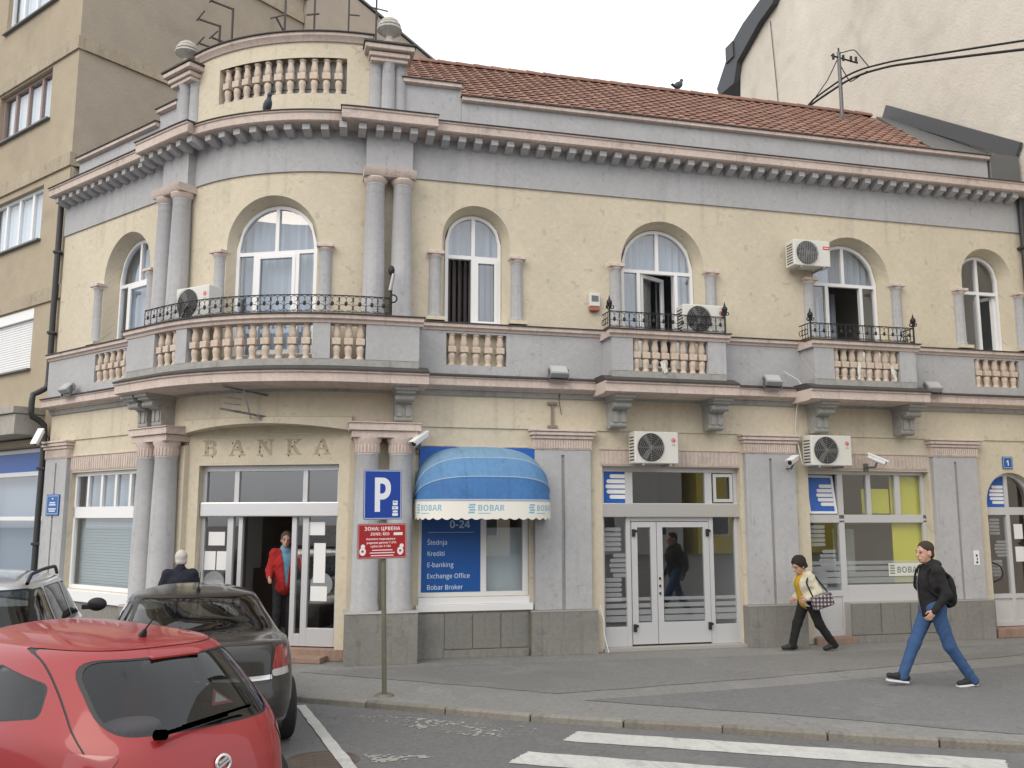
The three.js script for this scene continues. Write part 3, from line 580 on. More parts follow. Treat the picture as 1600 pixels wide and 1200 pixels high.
{ // window under the awning: blue price board and a narrow pane
  const h = gw[1], g = at(group('shop_window', bank), h.c, -0.14, 0), hw = h.hw;
  mesh('frame', frameBars([[-hw, hw, 3.04, 3.10], [-hw, hw, 0.90, 0.97], [-hw, -hw + 0.06, 0.97, 3.04], [hw - 0.09, hw, 0.97, 3.04], [0.10, 0.20, 0.97, 3.04]]), M.white, g);
  mesh('pane', flat(rectPts(0.2, hw - 0.09, 0.97, 3.04), 0.03), M.glass, g);
  mesh('blind', box(0.1, hw, 0.9, 1.95, -0.12, -0.11), M.blind, g);
  const bt = canvasTex(512, 1120, (c, w, hh) => {
    c.fillStyle = '#1256a4'; c.fillRect(0, 0, w, hh); c.fillStyle = '#b9cfe4'; c.textBaseline = 'middle';
    c.font = 'bold 92px sans-serif'; c.textAlign = 'center'; c.fillText('0-24', 330, 552); c.fillRect(52, 618, 400, 4);
    c.textAlign = 'left'; c.fillStyle = '#dfe9f4'; c.font = '52px sans-serif';
    ['Štednja', 'Krediti', 'E-banking', 'Exchange Office', 'Bobar Broker'].forEach((t, i) => c.fillText(t, 48, 706 + i * 94));
  });
  const board = mesh('price_board', plane(0.93, 2.03), std(0xffffff, 0.4, { map: bt }), g); board.position.set(-0.36, 1.99, 0.075);
  mesh('sill', boxes([[-hw - 0.04, hw + 0.04, 0.69, 0.79, -0.02, 0.22], [-hw, hw, 0.79, 0.896, -0.02, 0.16]], 0.008), M.white, g);
  mesh('room_wall', roomBox(-hw - 0.2, hw + 0.2, 0.6, 3.3, 0, -2.0), M.room, g);
  at(mesh('fascia_board', box(-0.93, 0.95, 2.30, 3.20, 0, 0.03, 0.005), M.blue, bank), SX(2.98), 0.03, 0);
}
{ // glazed double door
  const h = gw[2], g = at(group('shop_door', bank), h.c, -0.20, 0), hw = h.hw, X = x => x - 6.29;
  const a = X(5.58), m = X(6.03), b = X(6.98);
  mesh('frame', frameBars([[-hw, hw, 2.86, 2.94], [-hw, -hw + 0.07, 0.05, 2.86], [hw - 0.07, hw, 0.05, 2.86], [a - 0.08, a, 0.05, 2.13], [b, b + 0.08, 0.05, 2.13], [a - 0.08, a + 0.05, 2.33, 2.86], [b - 0.05, b + 0.08, 2.33, 2.86], [-hw + 0.07, a - 0.08, 0.05, 0.36], [b + 0.08, hw - 0.07, 0.05, 0.36], [a, b, 2.05, 2.13]]), M.alu, g);
  mesh('steel_band', box(-hw, hw, 2.115, 2.345, 0.071, 0.14, 0.012), M.steel, g);
  for (const [p, q] of [[a + 0.01, m - 0.005], [m + 0.005, b - 0.01]]) {
    const lf = mesh('door_leaf', extr(rectPts(p, q, 0.08, 2.04), 0.05, 0, [rectPts(p + 0.1, q - 0.1, 0.42, 1.95)]).translate(0, 0, 0.03), M.alu, g);
    mesh('pane', flat(rectPts(p + 0.1, q - 0.1, 0.42, 1.95), 0.055), M.glass, lf);
    const hx = p < 0 && q < 0.1 ? p + 0.03 : q - 0.03;
    for (const y of [0.34, 1.86]) mesh('hinge', boxes([[hx - 0.025, hx + 0.025, y - 0.06, y + 0.06, 0.08, 0.12], [hx - 0.005, hx + 0.06, y + 0.01, y + 0.05, 0.08, 0.11]], 0.006), M.black, lf);
  }
  mesh('lock', boxes([[m + 0.03, m + 0.055, 0.98, 1.02, 0.08, 0.1], [m + 0.03, m + 0.055, 1.1, 1.14, 0.08, 0.1], [m + 0.03, m + 0.055, 0.86, 0.9, 0.08, 0.1]]), M.black, g);
  for (const [p, q, y0, y1] of [[-hw + 0.07, a - 0.08, 0.36, 2.115], [b + 0.08, hw - 0.07, 0.36, 2.115], [a + 0.05, b - 0.05, 2.345, 2.86], [b + 0.08, hw - 0.07, 2.345, 2.86]]) mesh('pane', flat(rectPts(p, q, y0, y1), 0.03), M.glass, g);
  mesh('sash', extr(rectPts(b + 0.1, hw - 0.09, 2.37, 2.84), 0.03, 0, [rectPts(b + 0.15, hw - 0.14, 2.42, 2.79)]).translate(0, 0, 0.06), M.alu, g);
  const bp = mesh('logo_board', box(-hw + 0.07, a - 0.08, 2.345, 2.86, 0.03, 0.05), M.blue, g); mesh('hand_logo', handLogo(0.36).translate((-hw + a) / 2 + 0.04, 2.62, 0.056), M.paper, bp);
  for (const [x, y] of [[-hw + 0.20, 1.76], [-hw + 0.34, 1.34], [-hw + 0.20, 0.95]]) mesh('hand_logo', handLogo(0.34).translate(x, y, 0.036), M.film, g);
  for (const [p, q] of [[-hw + 0.08, a - 0.09], [a + 0.12, m - 0.12], [m + 0.12, b - 0.12], [b + 0.09, hw - 0.08]]) mesh('film', merge([0.44, 0.55, 0.66, 0.77].map((y, k) => flat(rectPts(p, q, y, y + 0.09 - k * 0.012), 0.06))), M.film, g);
  const hall = mesh('room_wall', roomBox(-hw - 0.3, hw + 0.3, 0.04, 3.1, 0, -4.0), M.room, g);
  mesh('counter', boxes([[-1.2, 1.0, 0.05, 1.1, -3.6, -3.0], [-1.2, 1.0, 1.1, 1.14, -3.65, -2.95]]), std(lin(0.2, 0.12, 0.08), 0.6), g);
  mesh('threshold', box(-hw - 0.02, hw + 0.02, 0.0, 0.05, -0.1, 0.26), M.joint, g);
}
{ // side door and display window
  const g = at(group('shop_window', bank), SX(10.05), -0.20, 0), X = x => x - 10.05;
  const l = X(8.82), r = X(11.25), m = X(9.49);
  mesh('frame', frameBars([[l, r, 2.86, 2.92], [l, r, 2.02, 2.16], [l, l + 0.07, 0.1, 2.86], [m - 0.02, m + 0.09, 0.66, 2.86], [r - 0.07, r, 0.66, 2.86], [m + 0.09, r, 0.66, 0.95], [X(10.05), X(10.14), 2.16, 2.86], [X(10.63), X(10.74), 2.16, 2.86], [l + 0.07, m - 0.02, 0.1, 0.22], [l + 0.07, m - 0.02, 0.76, 0.86], [m - 0.02, m + 0.03, 0.1, 0.66]]), M.alu, g);
  mesh('door_panel', box(l + 0.07, m - 0.02, 0.22, 0.76, 0.015, 0.05, 0.01), M.alu, g);
  mesh('pane', flat(rectPts(l + 0.07, m - 0.02, 0.86, 2.02), 0.03), M.glass, g);
  for (const [p, q] of [[m + 0.09, X(10.05)], [X(10.14), X(10.63)], [X(10.74), r - 0.07]]) mesh('pane', flat(rectPts(p, q, 2.16, 2.86), 0.03), M.glass, g);
  mesh('pane', flat(rectPts(m + 0.09, r - 0.07, 0.95, 2.02), 0.03), M.glass, g);
  const tilt = mesh('tilted_sash', extr(rectPts(l + 0.07, m - 0.04, 0, 0.68), 0.05, 0, [rectPts(l + 0.11, m - 0.08, 0.04, 0.64)]), M.white, g); tilt.position.set(0, 2.17, 0.02); tilt.rotation.x = -0.16;
  mesh('logo_board', box(l + 0.11, m - 0.08, 0.04, 0.64, 0.015, 0.03), M.blue, tilt); mesh('hand_logo', handLogo(0.34).translate((l + m) / 2 + 0.12, 0.33, 0.036), M.paper, tilt);
  for (const [x, y] of [[l + 0.22, 1.80], [l + 0.42, 1.38], [l + 0.22, 1.02]]) mesh('hand_logo', handLogo(0.32).translate(x, y, 0.036), M.film, g);
  mesh('film', merge([[l + 0.08, m - 0.03], [m + 0.1, r - 0.08]].flatMap(([p, q]) => [0.98, 1.09, 1.2, 1.3].map((y, k) => flat(rectPts(p, q, y, y + 0.095 - k * 0.012), 0.036)))), M.film, g);
  const bt = canvasTex(512, 160, (c, w, h) => { c.fillStyle = '#d6d8cf'; c.fillRect(0, 0, w, h); c.fillStyle = '#7d8589'; c.font = 'bold 108px sans-serif'; c.textBaseline = 'middle'; c.fillText('BOBAR', 112, 84); for (let k = 0; k < 4; k++) c.fillRect(18, 20 + k * 32, 70, 20); });
  const nm = mesh('name_strip', plane(0.74, 0.22), std(0xffffff, 0.7, { map: bt }), g); nm.position.set(X(10.80), 1.20, 0.042);
  const reflectedYellow = std(lin(0.82, 0.72, 0.07), 0.8);
  mesh('window_panel', box(X(10.62), X(11.22), 0.97, 2.84, -0.07, -0.05), reflectedYellow, g); mesh('window_panel', box(X(10.05), X(10.6), 2.18, 2.62, -0.09, -0.07), reflectedYellow, g); mesh('window_panel', box(X(9.95), X(10.4), 1.1, 1.9, -0.9, -0.88), std(lin(0.55, 0.55, 0.5), 0.8), g);  // yellow panels added to imitate a yellow reflection in the panes
  mesh('shelf', boxes([[l, r, 0.8, 0.84, -0.9, -0.02], [m + 0.5, m + 0.56, 0.84, 2.1, -0.9, -0.8]]), M.blind, g);
  mesh('room_wall', roomBox(l - 0.2, r + 0.2, 0.08, 3.1, 0, -3.4), M.room, g);
  mesh('threshold', box(l - 0.03, m + 0.06, 0, 0.1, -0.05, 0.32), M.step, g);
}
{ // arched door at the right end
  const h = gw[4], g = at(group('arched_door', bank), h.c, -0.20, 0), hw = 0.55, ys = 2.38, t = 0.06, it = arcTop(hw - t, ys);
  const P = [paneShape(-hw + t, -0.04, 2.30, it), paneShape(0.04, hw - t, 2.30, it), rectPts(-hw + t, -0.04, 0.74, 2.16), rectPts(0.04, hw - t, 0.74, 2.16), rectPts(-hw + t, -0.04, 0.25, 0.66), rectPts(0.04, hw - t, 0.25, 0.66)];
  mesh('frame', extr(paneShape(-hw, hw, 0.17, arcTop(hw, ys)), 0.07, 0, P), M.alu, g);
  mesh('logo_board', extr(P[0], 0.02).translate(0, 0, 0.02), M.blue, g); mesh('hand_logo', handLogo(0.3).translate(-0.19, 2.53, 0.046), M.paper, g);
  for (let k = 1; k < 4; k++) mesh('pane', flat(P[k], 0.03), M.glass, g);
  for (let k = 4; k < 6; k++) mesh('door_panel', extr(P[k], 0.02).translate(0, 0, 0.02), M.alu, g);
  mesh('handle', tube([V(-0.42, 0.95, 0.07), V(-0.33, 1.02, 0.16), V(-0.3, 1.12, 0.17), V(-0.33, 1.24, 0.16), V(-0.42, 1.3, 0.07)], 0.014), M.black, g);
  for (const y of [1.45, 1.86]) mesh('notice', box(0.14, 0.33, y - 0.14, y + 0.13, 0.034, 0.037), M.paper, g);
  for (const [x, y] of [[-0.3, 1.95], [-0.18, 1.55], [-0.3, 1.2]]) mesh('hand_logo', handLogo(0.26).translate(x, y, 0.036), M.film, g);
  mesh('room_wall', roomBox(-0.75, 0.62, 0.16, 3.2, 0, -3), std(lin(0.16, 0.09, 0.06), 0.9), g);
  mesh('step', boxes([[-0.62, 0.62, 0.0, 0.16, -0.15, 0.34]], 0.01), M.step, g);
}
// ---- corner entrance: flat recessed front between the column pairs
{
  const A = W(-ENTRY, 0, 0), B = W(ENTRY, 0, 0), c = A.clone().add(B).multiplyScalar(0.5), half = A.distanceTo(B) / 2;
  const g = group('entrance', bank); g.position.set(c.x, 0, c.z); g.rotation.y = -Math.atan2(B.z - A.z, B.x - A.x);
  const dl = -1.17, dr = 1.18, top = 2.92, z0 = -0.02, zf = -0.22;
  // yellow front with door opening, and jambs
  const q = new Soup(), Z = z0;
  q.quad(V(-half, 0, Z), V(dl, 0, Z), V(dl, 3.7, Z), V(-half, 3.7, Z)); q.quad(V(dr, 0, Z), V(half, 0, Z), V(half, 3.7, Z), V(dr, 3.7, Z)); q.quad(V(dl, top, Z), V(dr, top, Z), V(dr, 3.7, Z), V(dl, 3.7, Z));
  q.quad(V(dl, 0, Z), V(dl, 0, zf - 0.08), V(dl, top, zf - 0.08), V(dl, top, Z)); q.quad(V(dr, 0, Z), V(dr, top, Z), V(dr, top, zf - 0.08), V(dr, 0, zf - 0.08)); q.quad(V(dl, top, Z), V(dl, top, zf - 0.08), V(dr, top, zf - 0.08), V(dr, top, Z));
  mesh('front_wall', q.geo(), M.yellow, g);
  // arched soffit piece carrying the curved wall above
  const ar = []; const n = 20; const f = new Soup();
  for (let i = 0; i <= n; i++) { const s = -ENTRY + 2 * ENTRY * i / n, w = W(s, 0, 0.10), l = g.worldToLocal(V(w.x, 0, w.z).clone()); ar.push([l.x, l.z, 3.42 + 0.11 * (1 - (s / ENTRY) ** 2)]); }
  g.updateMatrixWorld(true); ar.forEach((r, i) => { const s = -ENTRY + 2 * ENTRY * i / n, w = W(s, 0, 0.10); const l = g.worldToLocal(V(w.x, 0, w.z)); r[0] = l.x; r[1] = l.z; });
  for (let i = 0; i < n; i++) { const [x0, d0, y0] = ar[i], [x1, d1, y1] = ar[i + 1]; f.quad(V(x0, y0, d0), V(x1, y1, d1), V(x1, 3.62, d1), V(x0, 3.62, d0)); f.quad(V(x0, y0, Z), V(x1, y1, Z), V(x1, y1, d1), V(x0, y0, d0)); f.quad(V(x0, 3.62, d0), V(x1, 3.62, d1), V(x1, 3.65, d1 - 0.1), V(x0, 3.65, d0 - 0.1)); }
  mesh('arched_lintel', f.geo(0.5), M.yellow, g);
  // ghost letters
  const lm = std(lin(0.54, 0.48, 0.355), 0.95, { map: dirtMap }), nails = [];
  const font = await new (await import('three/addons/loaders/FontLoader.js')).FontLoader().loadAsync('fonts/droid/droid_serif_bold.typeface.json');
  const { TextGeometry } = await import('three/addons/geometries/TextGeometry.js');
  'BANKA'.split('').forEach((ch, i) => {
    const t = new TextGeometry(ch, { font, size: 0.25, depth: 0.004, curveSegments: 5 }); t.computeBoundingBox(); const bb = t.boundingBox; t.translate(-(bb.min.x + bb.max.x) / 2, 0, 0);
    const x = -1.0 + i * 0.475, m = mesh('ghost_letter', boxUV(clean(t)), lm, g); m.position.set(x, 3.07, Z); m.scale.x = 1.15;
    for (let k = 0; k < 4; k++) { const s = new THREE.SphereGeometry(0.011, 6, 5); s.translate(x + rr(-0.1, 0.1), 3.06 + k * 0.07, Z + 0.004); nails.push(clean(s)); }
  });
  mesh('fixing_holes', merge(nails), M.black, g);
  mesh('cable', rod(V(-0.85, 3.375, Z + 0.012), V(0.72, 3.40, Z + 0.012), 0.008), M.blind, g);
  // aluminium front
  const bars = [[dl, dr, 2.83, 2.92], [dl, dl + 0.07, 0.18, 2.83], [dr - 0.07, dr, 0.18, 2.83], [-0.62, -0.54, 2.34, 2.83], [0.54, 0.62, 2.34, 2.83], [dl + 0.07, -0.71, 0.18, 0.45], [0.66, dr - 0.07, 0.18, 0.45], [-0.71, -0.61, 0.18, 2.13], [0.56, 0.66, 0.18, 2.13], [-0.52, -0.45, 0.18, 2.13], [0.38, 0.46, 0.18, 2.13], [0.46, 0.56, 0.18, 0.36]];
  mesh('frame', boxes(bars.map(b => [...b, zf, zf + 0.07]), 0.006), M.alu, g);
  mesh('steel_band', box(dl + 0.005, dr - 0.005, 2.12, 2.35, zf + 0.071, zf + 0.15, 0.02), M.steel, g);
  for (const [a, b, y0, y1] of [[dl + 0.07, -0.62, 2.35, 2.83], [-0.54, 0.54, 2.35, 2.83], [0.62, dr - 0.07, 2.35, 2.83], [dl + 0.07, -0.71, 0.45, 2.12], [0.66, dr - 0.07, 0.45, 2.12], [-0.61, -0.52, 0.25, 2.12], [0.46, 0.56, 0.36, 2.12]]) mesh('pane', flat(rectPts(a, b, y0, y1), zf + 0.035), M.glass, g);
  const notice = (x, y, w, h) => mesh('notice', box(x - w / 2, x + w / 2, y - h / 2, y + h / 2, zf + 0.04, zf + 0.043), M.paper, g);
  notice(-0.90, 1.78, 0.28, 0.21); notice(-1.0, 1.44, 0.19, 0.29); notice(-0.80, 1.44, 0.17, 0.29); notice(0.78, 1.94, 0.27, 0.2); notice(0.84, 1.42, 0.19, 0.6); notice(0.84, 0.96, 0.27, 0.22);
  const disc = new THREE.CircleGeometry(0.18, 28); for (const x of [-0.92, 0.88]) mesh('frosted_disc', clean(disc.clone()).translate(x, 1.1, zf + 0.038), M.film, g);
  // hall behind
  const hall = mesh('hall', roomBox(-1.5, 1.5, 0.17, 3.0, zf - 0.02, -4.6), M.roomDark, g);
  mesh('wall_slats', merge(Array.from({ length: 16 }, (_, k) => box(-0.5, 0.1, 0.5 + k * 0.11, 0.55 + k * 0.11, -3.0, -2.95))), std(lin(0.12, 0.09, 0.07), 0.7), g);
  mesh('counter', boxes([[-1.4, -0.1, 0.17, 1.2, -2.9, -2.4]]), std(lin(0.09, 0.06, 0.05), 0.6), g);
  mesh('steps', boxes([[-1.5, 1.5, 0.0, 0.165, -0.62, 0.02], [-1.16, 1.1, 0.0, 0.085, 0.021, 0.30]], 0.01), M.step, g);
}
// ---- tiled roof over the right wing
{
  const x0 = 1.2, x1 = 13.72, ez = -0.14, ey = 9.04, rz = -3.75, ry = 11.55, len = Math.hypot(rz - ez, ry - ey), ang = Math.atan2(ry - ey, ez - rz);
  const q = new Soup();
  q.quad(V(x0, ey, ez), V(x1, ey, ez), V(x1, ry, rz), V(x0 + 1.0, ry, rz)); q.quad(V(x0 + 1.0, ry, rz), V(x1, ry, rz), V(x1, 9.0, -9.1), V(x0, 9.0, -7.4)); q.tri(V(x0, ey, ez), V(x0 + 1.0, ry, rz), V(x0, 9.0, -7.4));
  const tc = [lin(0.335, 0.190, 0.145), lin(0.305, 0.168, 0.13), lin(0.36, 0.212, 0.165), lin(0.285, 0.165, 0.135)].map(c => std(c, 0.9, { map: dirtMap }));
  const roof = mesh('roof', q.geo(), tc[1], bank);
  // flat interlocking tile with raised rib
  const tg = extr([[0, 0], [0.07, -0.004], [0.15, -0.004], [0.185, 0.0], [0.20, 0.012], [0.222, 0.013], [0.232, 0.004], [0.232, -0.012], [0.185, -0.014], [0, -0.014]], 0.30);
  const rows = 16, pitch = len / rows, cols = Math.floor((x1 - x0 - 1.1) / 0.232);
  const T = [], dv = V(0, Math.sin(ang), -Math.cos(ang));
  for (let r = 0; r < rows; r++) for (let c = 0; c < cols; c++) {
    const x = x0 + 0.35 + c * 0.232 + r * 0.0; if (x < x0 + 1.0 * r / rows) continue;
    if (x + 0.2 > 12.15 + 1.35 * r / rows) continue;
    T.push([x, r, Math.hypot(x, 14 - ez)]);
  }
  T.sort((a, b) => a[2] - b[2] || a[1] - b[1]);
  const rest = [[], [], [], []];
  T.forEach(([x, r], i) => {
    const m = new THREE.Matrix4().makeRotationX(ang - 0.085 + rr(-0.008, 0.008)); const p = V(x + rr(-0.004, 0.004), ey, ez).addScaledVector(dv, (r + 1) * pitch + 0.02 + rr(-0.008, 0.008)).add(V(0, 0.03, 0));
    m.setPosition(p.x, p.y, p.z); const k = Math.floor(rr(0, 4));
    if (i < 300) { const t = mesh('roof_tile', tg, tc[k], roof); t.applyMatrix4(m); } else rest[k].push(tg.clone().applyMatrix4(m));
  });
  rest.forEach((l, k) => { const m = mesh('roof_tiles', merge(l), tc[k], roof); m.userData.kind = 'stuff'; });
  const rg = new THREE.CylinderGeometry(0.12, 0.105, 0.42, 10, 1, false, 0, Math.PI); rg.rotateZ(Math.PI / 2); rg.rotateX(0); const rgg = boxUV(clean(rg));
  for (let x = x0 + 1.1; x < 13.1; x += 0.385) { const t = mesh('ridge_tile', rgg, tc[Math.floor(rr(0, 4))], roof); t.position.set(x, ry - 0.0, rz); t.rotation.set(0, 0, rr(-0.02, 0.02)); }
  // sheet-metal verge beside the neighbour's wall
  const vq = new Soup(); vq.quad(V(12.1, ey + 0.045, ez + 0.02), V(13.76, ey + 0.045, ez + 0.02), V(13.76, ry + 0.05, rz), V(13.45, ry + 0.05, rz)); vq.quad(V(12.1, ey + 0.045, ez + 0.02), V(13.45, ry + 0.05, rz), V(13.45, ry - 0.02, rz), V(12.1, ey - 0.02, ez + 0.02));
  mesh('verge_flashing', vq.geo(), M.greyMetal, roof);
  mesh('verge_upstand', boxUV(bar(V(13.71, ey + 0.16, ez + 0.25), V(13.71, ry + 0.20, rz), 0.07, 0.30)), std(lin(0.09, 0.092, 0.095), 0.6), roof);
  mesh('end_block', box(13.02, 13.7, 8.46, 9.08, -0.3, 0.1, 0.02), M.greyMetal, roof);
}
// ---------------------------------------------------------------- neighbour on the left (tall, beige), aligned with the left wall
const TH = -2 * PH;
{
  const b = thing('apartment_building', 'tall beige rendered apartment block with blank side wall left of the bank', 'building');
  const K = W(SL(4.46), 0, 0); b.position.set(K.x, 0, K.z); b.rotation.y = TH;   // local x along the left wall (to the right), z outwards, corner at x=0
  const beige = std(lin(0.465, 0.41, 0.325), 0.95, { map: blotchMap, bumpMap: stuccoBump, bumpScale: 0.006 });
  const band = std(lin(0.50, 0.43, 0.335), 0.95, { map: dirtMap });
  const dark = M.greyMetal;
  // front wall with window openings
  const op = [];
  for (const [y0, y1] of [[13.0, 14.3], [10.32, 11.46], [7.72, 8.88], [5.05, 6.28]]) for (const x of [-3.5, -7.2]) op.push([x, x + 2.42, y0, y1]);
  const q = new Soup(), xs = [-12, ...new Set(op.flatMap(o => [o[0], o[1]])), 0].sort((a, c) => a - c);
  for (let i = 0; i + 1 < xs.length; i++) {
    const m = (xs[i] + xs[i + 1]) / 2; let y = 3.62;
    for (const o of op.filter(o => m > o[0] && m < o[1]).sort((a, c) => a[2] - c[2])) { q.quad(V(xs[i], y, 0), V(xs[i + 1], y, 0), V(xs[i + 1], o[2], 0), V(xs[i], o[2], 0)); y = o[3]; }
    q.quad(V(xs[i], y, 0), V(xs[i + 1], y, 0), V(xs[i + 1], 19, 0), V(xs[i], 19, 0));
  }
  for (const [x0, x1, y0, y1] of op) { const z = -0.2; q.quad(V(x0, y0, 0), V(x0, y0, z), V(x0, y1, z), V(x0, y1, 0)); q.quad(V(x1, y0, 0), V(x1, y1, 0), V(x1, y1, z), V(x1, y0, z)); q.quad(V(x0, y1, 0), V(x0, y1, z), V(x1, y1, z), V(x1, y1, 0)); q.quad(V(x0, y0, 0), V(x1, y0, 0), V(x1, y0, z), V(x0, y0, z)); }
  mesh('front_wall', q.geo(), beige, b);
  const s = new Soup();
  s.quad(V(0, 0, 0), V(0, 0, -5.6), V(0, 19, -5.6), V(0, 19, 0)); s.quad(V(-12, 0, -5.6), V(0, 0, -5.6), V(0, 19, -5.6), V(-12, 19, -5.6)); s.quad(V(-12, 0, 0), V(-12, 0, -5.6), V(-12, 19, -5.6), V(-12, 19, 0)); s.quad(V(-12, 19, 0), V(0, 19, 0), V(0, 19, -5.6), V(-12, 19, -5.6));
  mesh('side_wall', s.geo(), std(lin(0.44, 0.40, 0.345), 0.95, { map: blotchMap, bumpMap: stuccoBump, bumpScale: 0.006 }), b);
  for (const y of [6.32, 9.02, 11.5, 14.6]) { const g = mesh('string_band', boxes([[-12, 0.03, y, y + 0.28, -0.1, 0.045], [-0.05, 0.05, y, y + 0.28, -5.6, -0.1]]), band, b); }
  op.forEach(([x0, x1, y0, y1], i) => {
    const w = group('window', b), m = x0 + (x1 - x0) / 2; w.position.set(0, 0, -0.16);
    const shut = y0 < 6;
    const mat = i % 4 < 2 && !shut ? std(lin(0.33, 0.25, 0.23), 0.6) : M.white;
    const fr = mesh('frame', boxes([[x0, x1, y0, y0 + 0.06, 0, 0.07], [x0, x1, y1 - 0.06, y1, 0, 0.07], [x0, x0 + 0.06, y0 + 0.06, y1 - 0.06, 0, 0.07], [x1 - 0.06, x1, y0 + 0.06, y1 - 0.06, 0, 0.07], ...[0.25, 0.5, 0.75].map(f => [x0 + (x1 - x0) * f - 0.04, x0 + (x1 - x0) * f + 0.04, y0 + 0.06, y1 - 0.06, 0, 0.07])], 0.006), i === 2 || i === 3 ? std(lin(0.30, 0.22, 0.20), 0.6) : M.white, w);
    if (shut) {
      mesh('shutter_box', box(x0, x1, y1 - 0.2, y1 - 0.001, 0.071, 0.16), M.white, w);
      for (let k = 0; k < 20; k++) mesh('shutter_slat', box(x0 + 0.05, x1 - 0.05, y0 + 0.03 + k * 0.05, y0 + 0.075 + k * 0.05, 0.075, 0.09, 0.006), M.white, w);
    } else for (let k = 0; k < 4; k++) { const a = x0 + (x1 - x0) * k / 4 + 0.04, e = x0 + (x1 - x0) * (k + 1) / 4 - 0.04; mesh('pane', flat(rectPts(a, e, y0 + 0.05, y1 - 0.05), 0.03), M.glass, w); }
    if (!shut) mesh('curtain', folds(x0, x1, y0, y1, -0.07, 0.2, 0.02), std(lin(0.82, 0.83, 0.84), 0.9), w);  // cloth coloured white to imitate bright sky mirrored in these windows
    mesh('sill', box(x0 - 0.05, x1 + 0.05, y0 - 0.035, y0 - 0.001, 0.05, 0.24), dark, w);
    mesh('room_wall', roomBox(x0 - 0.1, x1 + 0.1, y0 - 0.1, y1 + 0.1, 0, -1.5), M.room, w);
  });
  // ground floor: canopy and shopfront
  mesh('canopy', boxes([[-12, -0.30, 3.66, 4.05, -0.05, 0.55], [-12, -0.28, 4.055, 4.19, -0.05, 0.60]], 0.01), std(lin(0.48, 0.46, 0.43), 0.9, { map: dirtMap }), b);
  mesh('fascia_board', boxes([[-12, -0.5, 3.02, 3.4, -0.35, -0.3]]), M.blue, b);
  const fb = [[-12, -0.42, 2.93, 3.02], [-12, -0.42, 2.05, 2.13], [-12, -0.42, 0.3, 0.5], [-12, -0.42, 3.4, 3.48]];
  for (const x of [-0.5, -0.95, -3.2, -5.4]) fb.push([x, x + 0.08, 0.5, 3.4]);
  const sf = mesh('shop_frame', boxes(fb.map(r => [...r, -0.36, -0.28]), 0.004), M.white, b);
  for (const [a, e] of [[-0.87, -0.5], [-3.12, -0.95], [-5.32, -3.2]]) { mesh('pane', flat(rectPts(a, e, 0.5, 2.05), -0.33), M.glass, b); mesh('pane', flat(rectPts(a, e, 2.13, 2.93), -0.33), M.glass, b); }
  mesh('blind', slats(-6, -0.45, 0.5, 3.0, -0.6, 0.12, 0.35), M.curtain, b);
  mesh('shop_wall', boxes([[-12, -0.1, 0, 0.3, -0.5, -0.1], [-0.42, 0, 0, 3.65, -0.7, -0.28], [-12, -0.1, 3.5, 3.66, -0.8, 0.0]]), beige, b);
  mesh('shop_room', roomBox(-6, -0.42, 0.2, 3.5, -0.62, -3.2), M.room, b);
}
{ // lower gabled house behind the bank
  const g = thing('gabled_house', 'plain beige gabled house rising behind the bank roof', 'building'); const K = W(SL(4.46), 0, 0); g.position.set(K.x, 0, K.z); g.rotation.y = TH;
  const q = new Soup(), P = [[-5.62, 0], [-5.62, 15.2], [-6.6, 16.2], [-10.9, 15.45], [-10.9, 0]];
  const T = (x) => P.map(p => V(x, p[1], p[0]));
  const a = T(0.1), c = T(-9);
  q.tri(a[0], a[1], a[2]); q.tri(a[0], a[2], a[3]); q.tri(a[0], a[3], a[4]); for (let i = 0; i + 1 < 5; i++) q.quad(a[i], a[i + 1], c[i + 1], c[i]);
  mesh('wall', q.geo(), std(lin(0.47, 0.43, 0.38), 0.95, { map: blotchMap }), g);
  mesh('roof_edge', merge([boxUV(bar(V(0.0, 15.25, -5.4), V(0.0, 16.28, -6.6), 0.3, 0.06)), boxUV(bar(V(0.0, 16.28, -6.6), V(0.0, 15.45, -11.2), 0.3, 0.06))]), M.greyMetal, g);
  mesh('chimney', boxes([[-0.9, -0.3, 15.2, 17.2, -6.6, -6.0], [-0.98, -0.22, 17.2, 17.35, -6.68, -5.92]]), std(lin(0.35, 0.32, 0.28), 0.95, { map: dirtMap }), g);
}
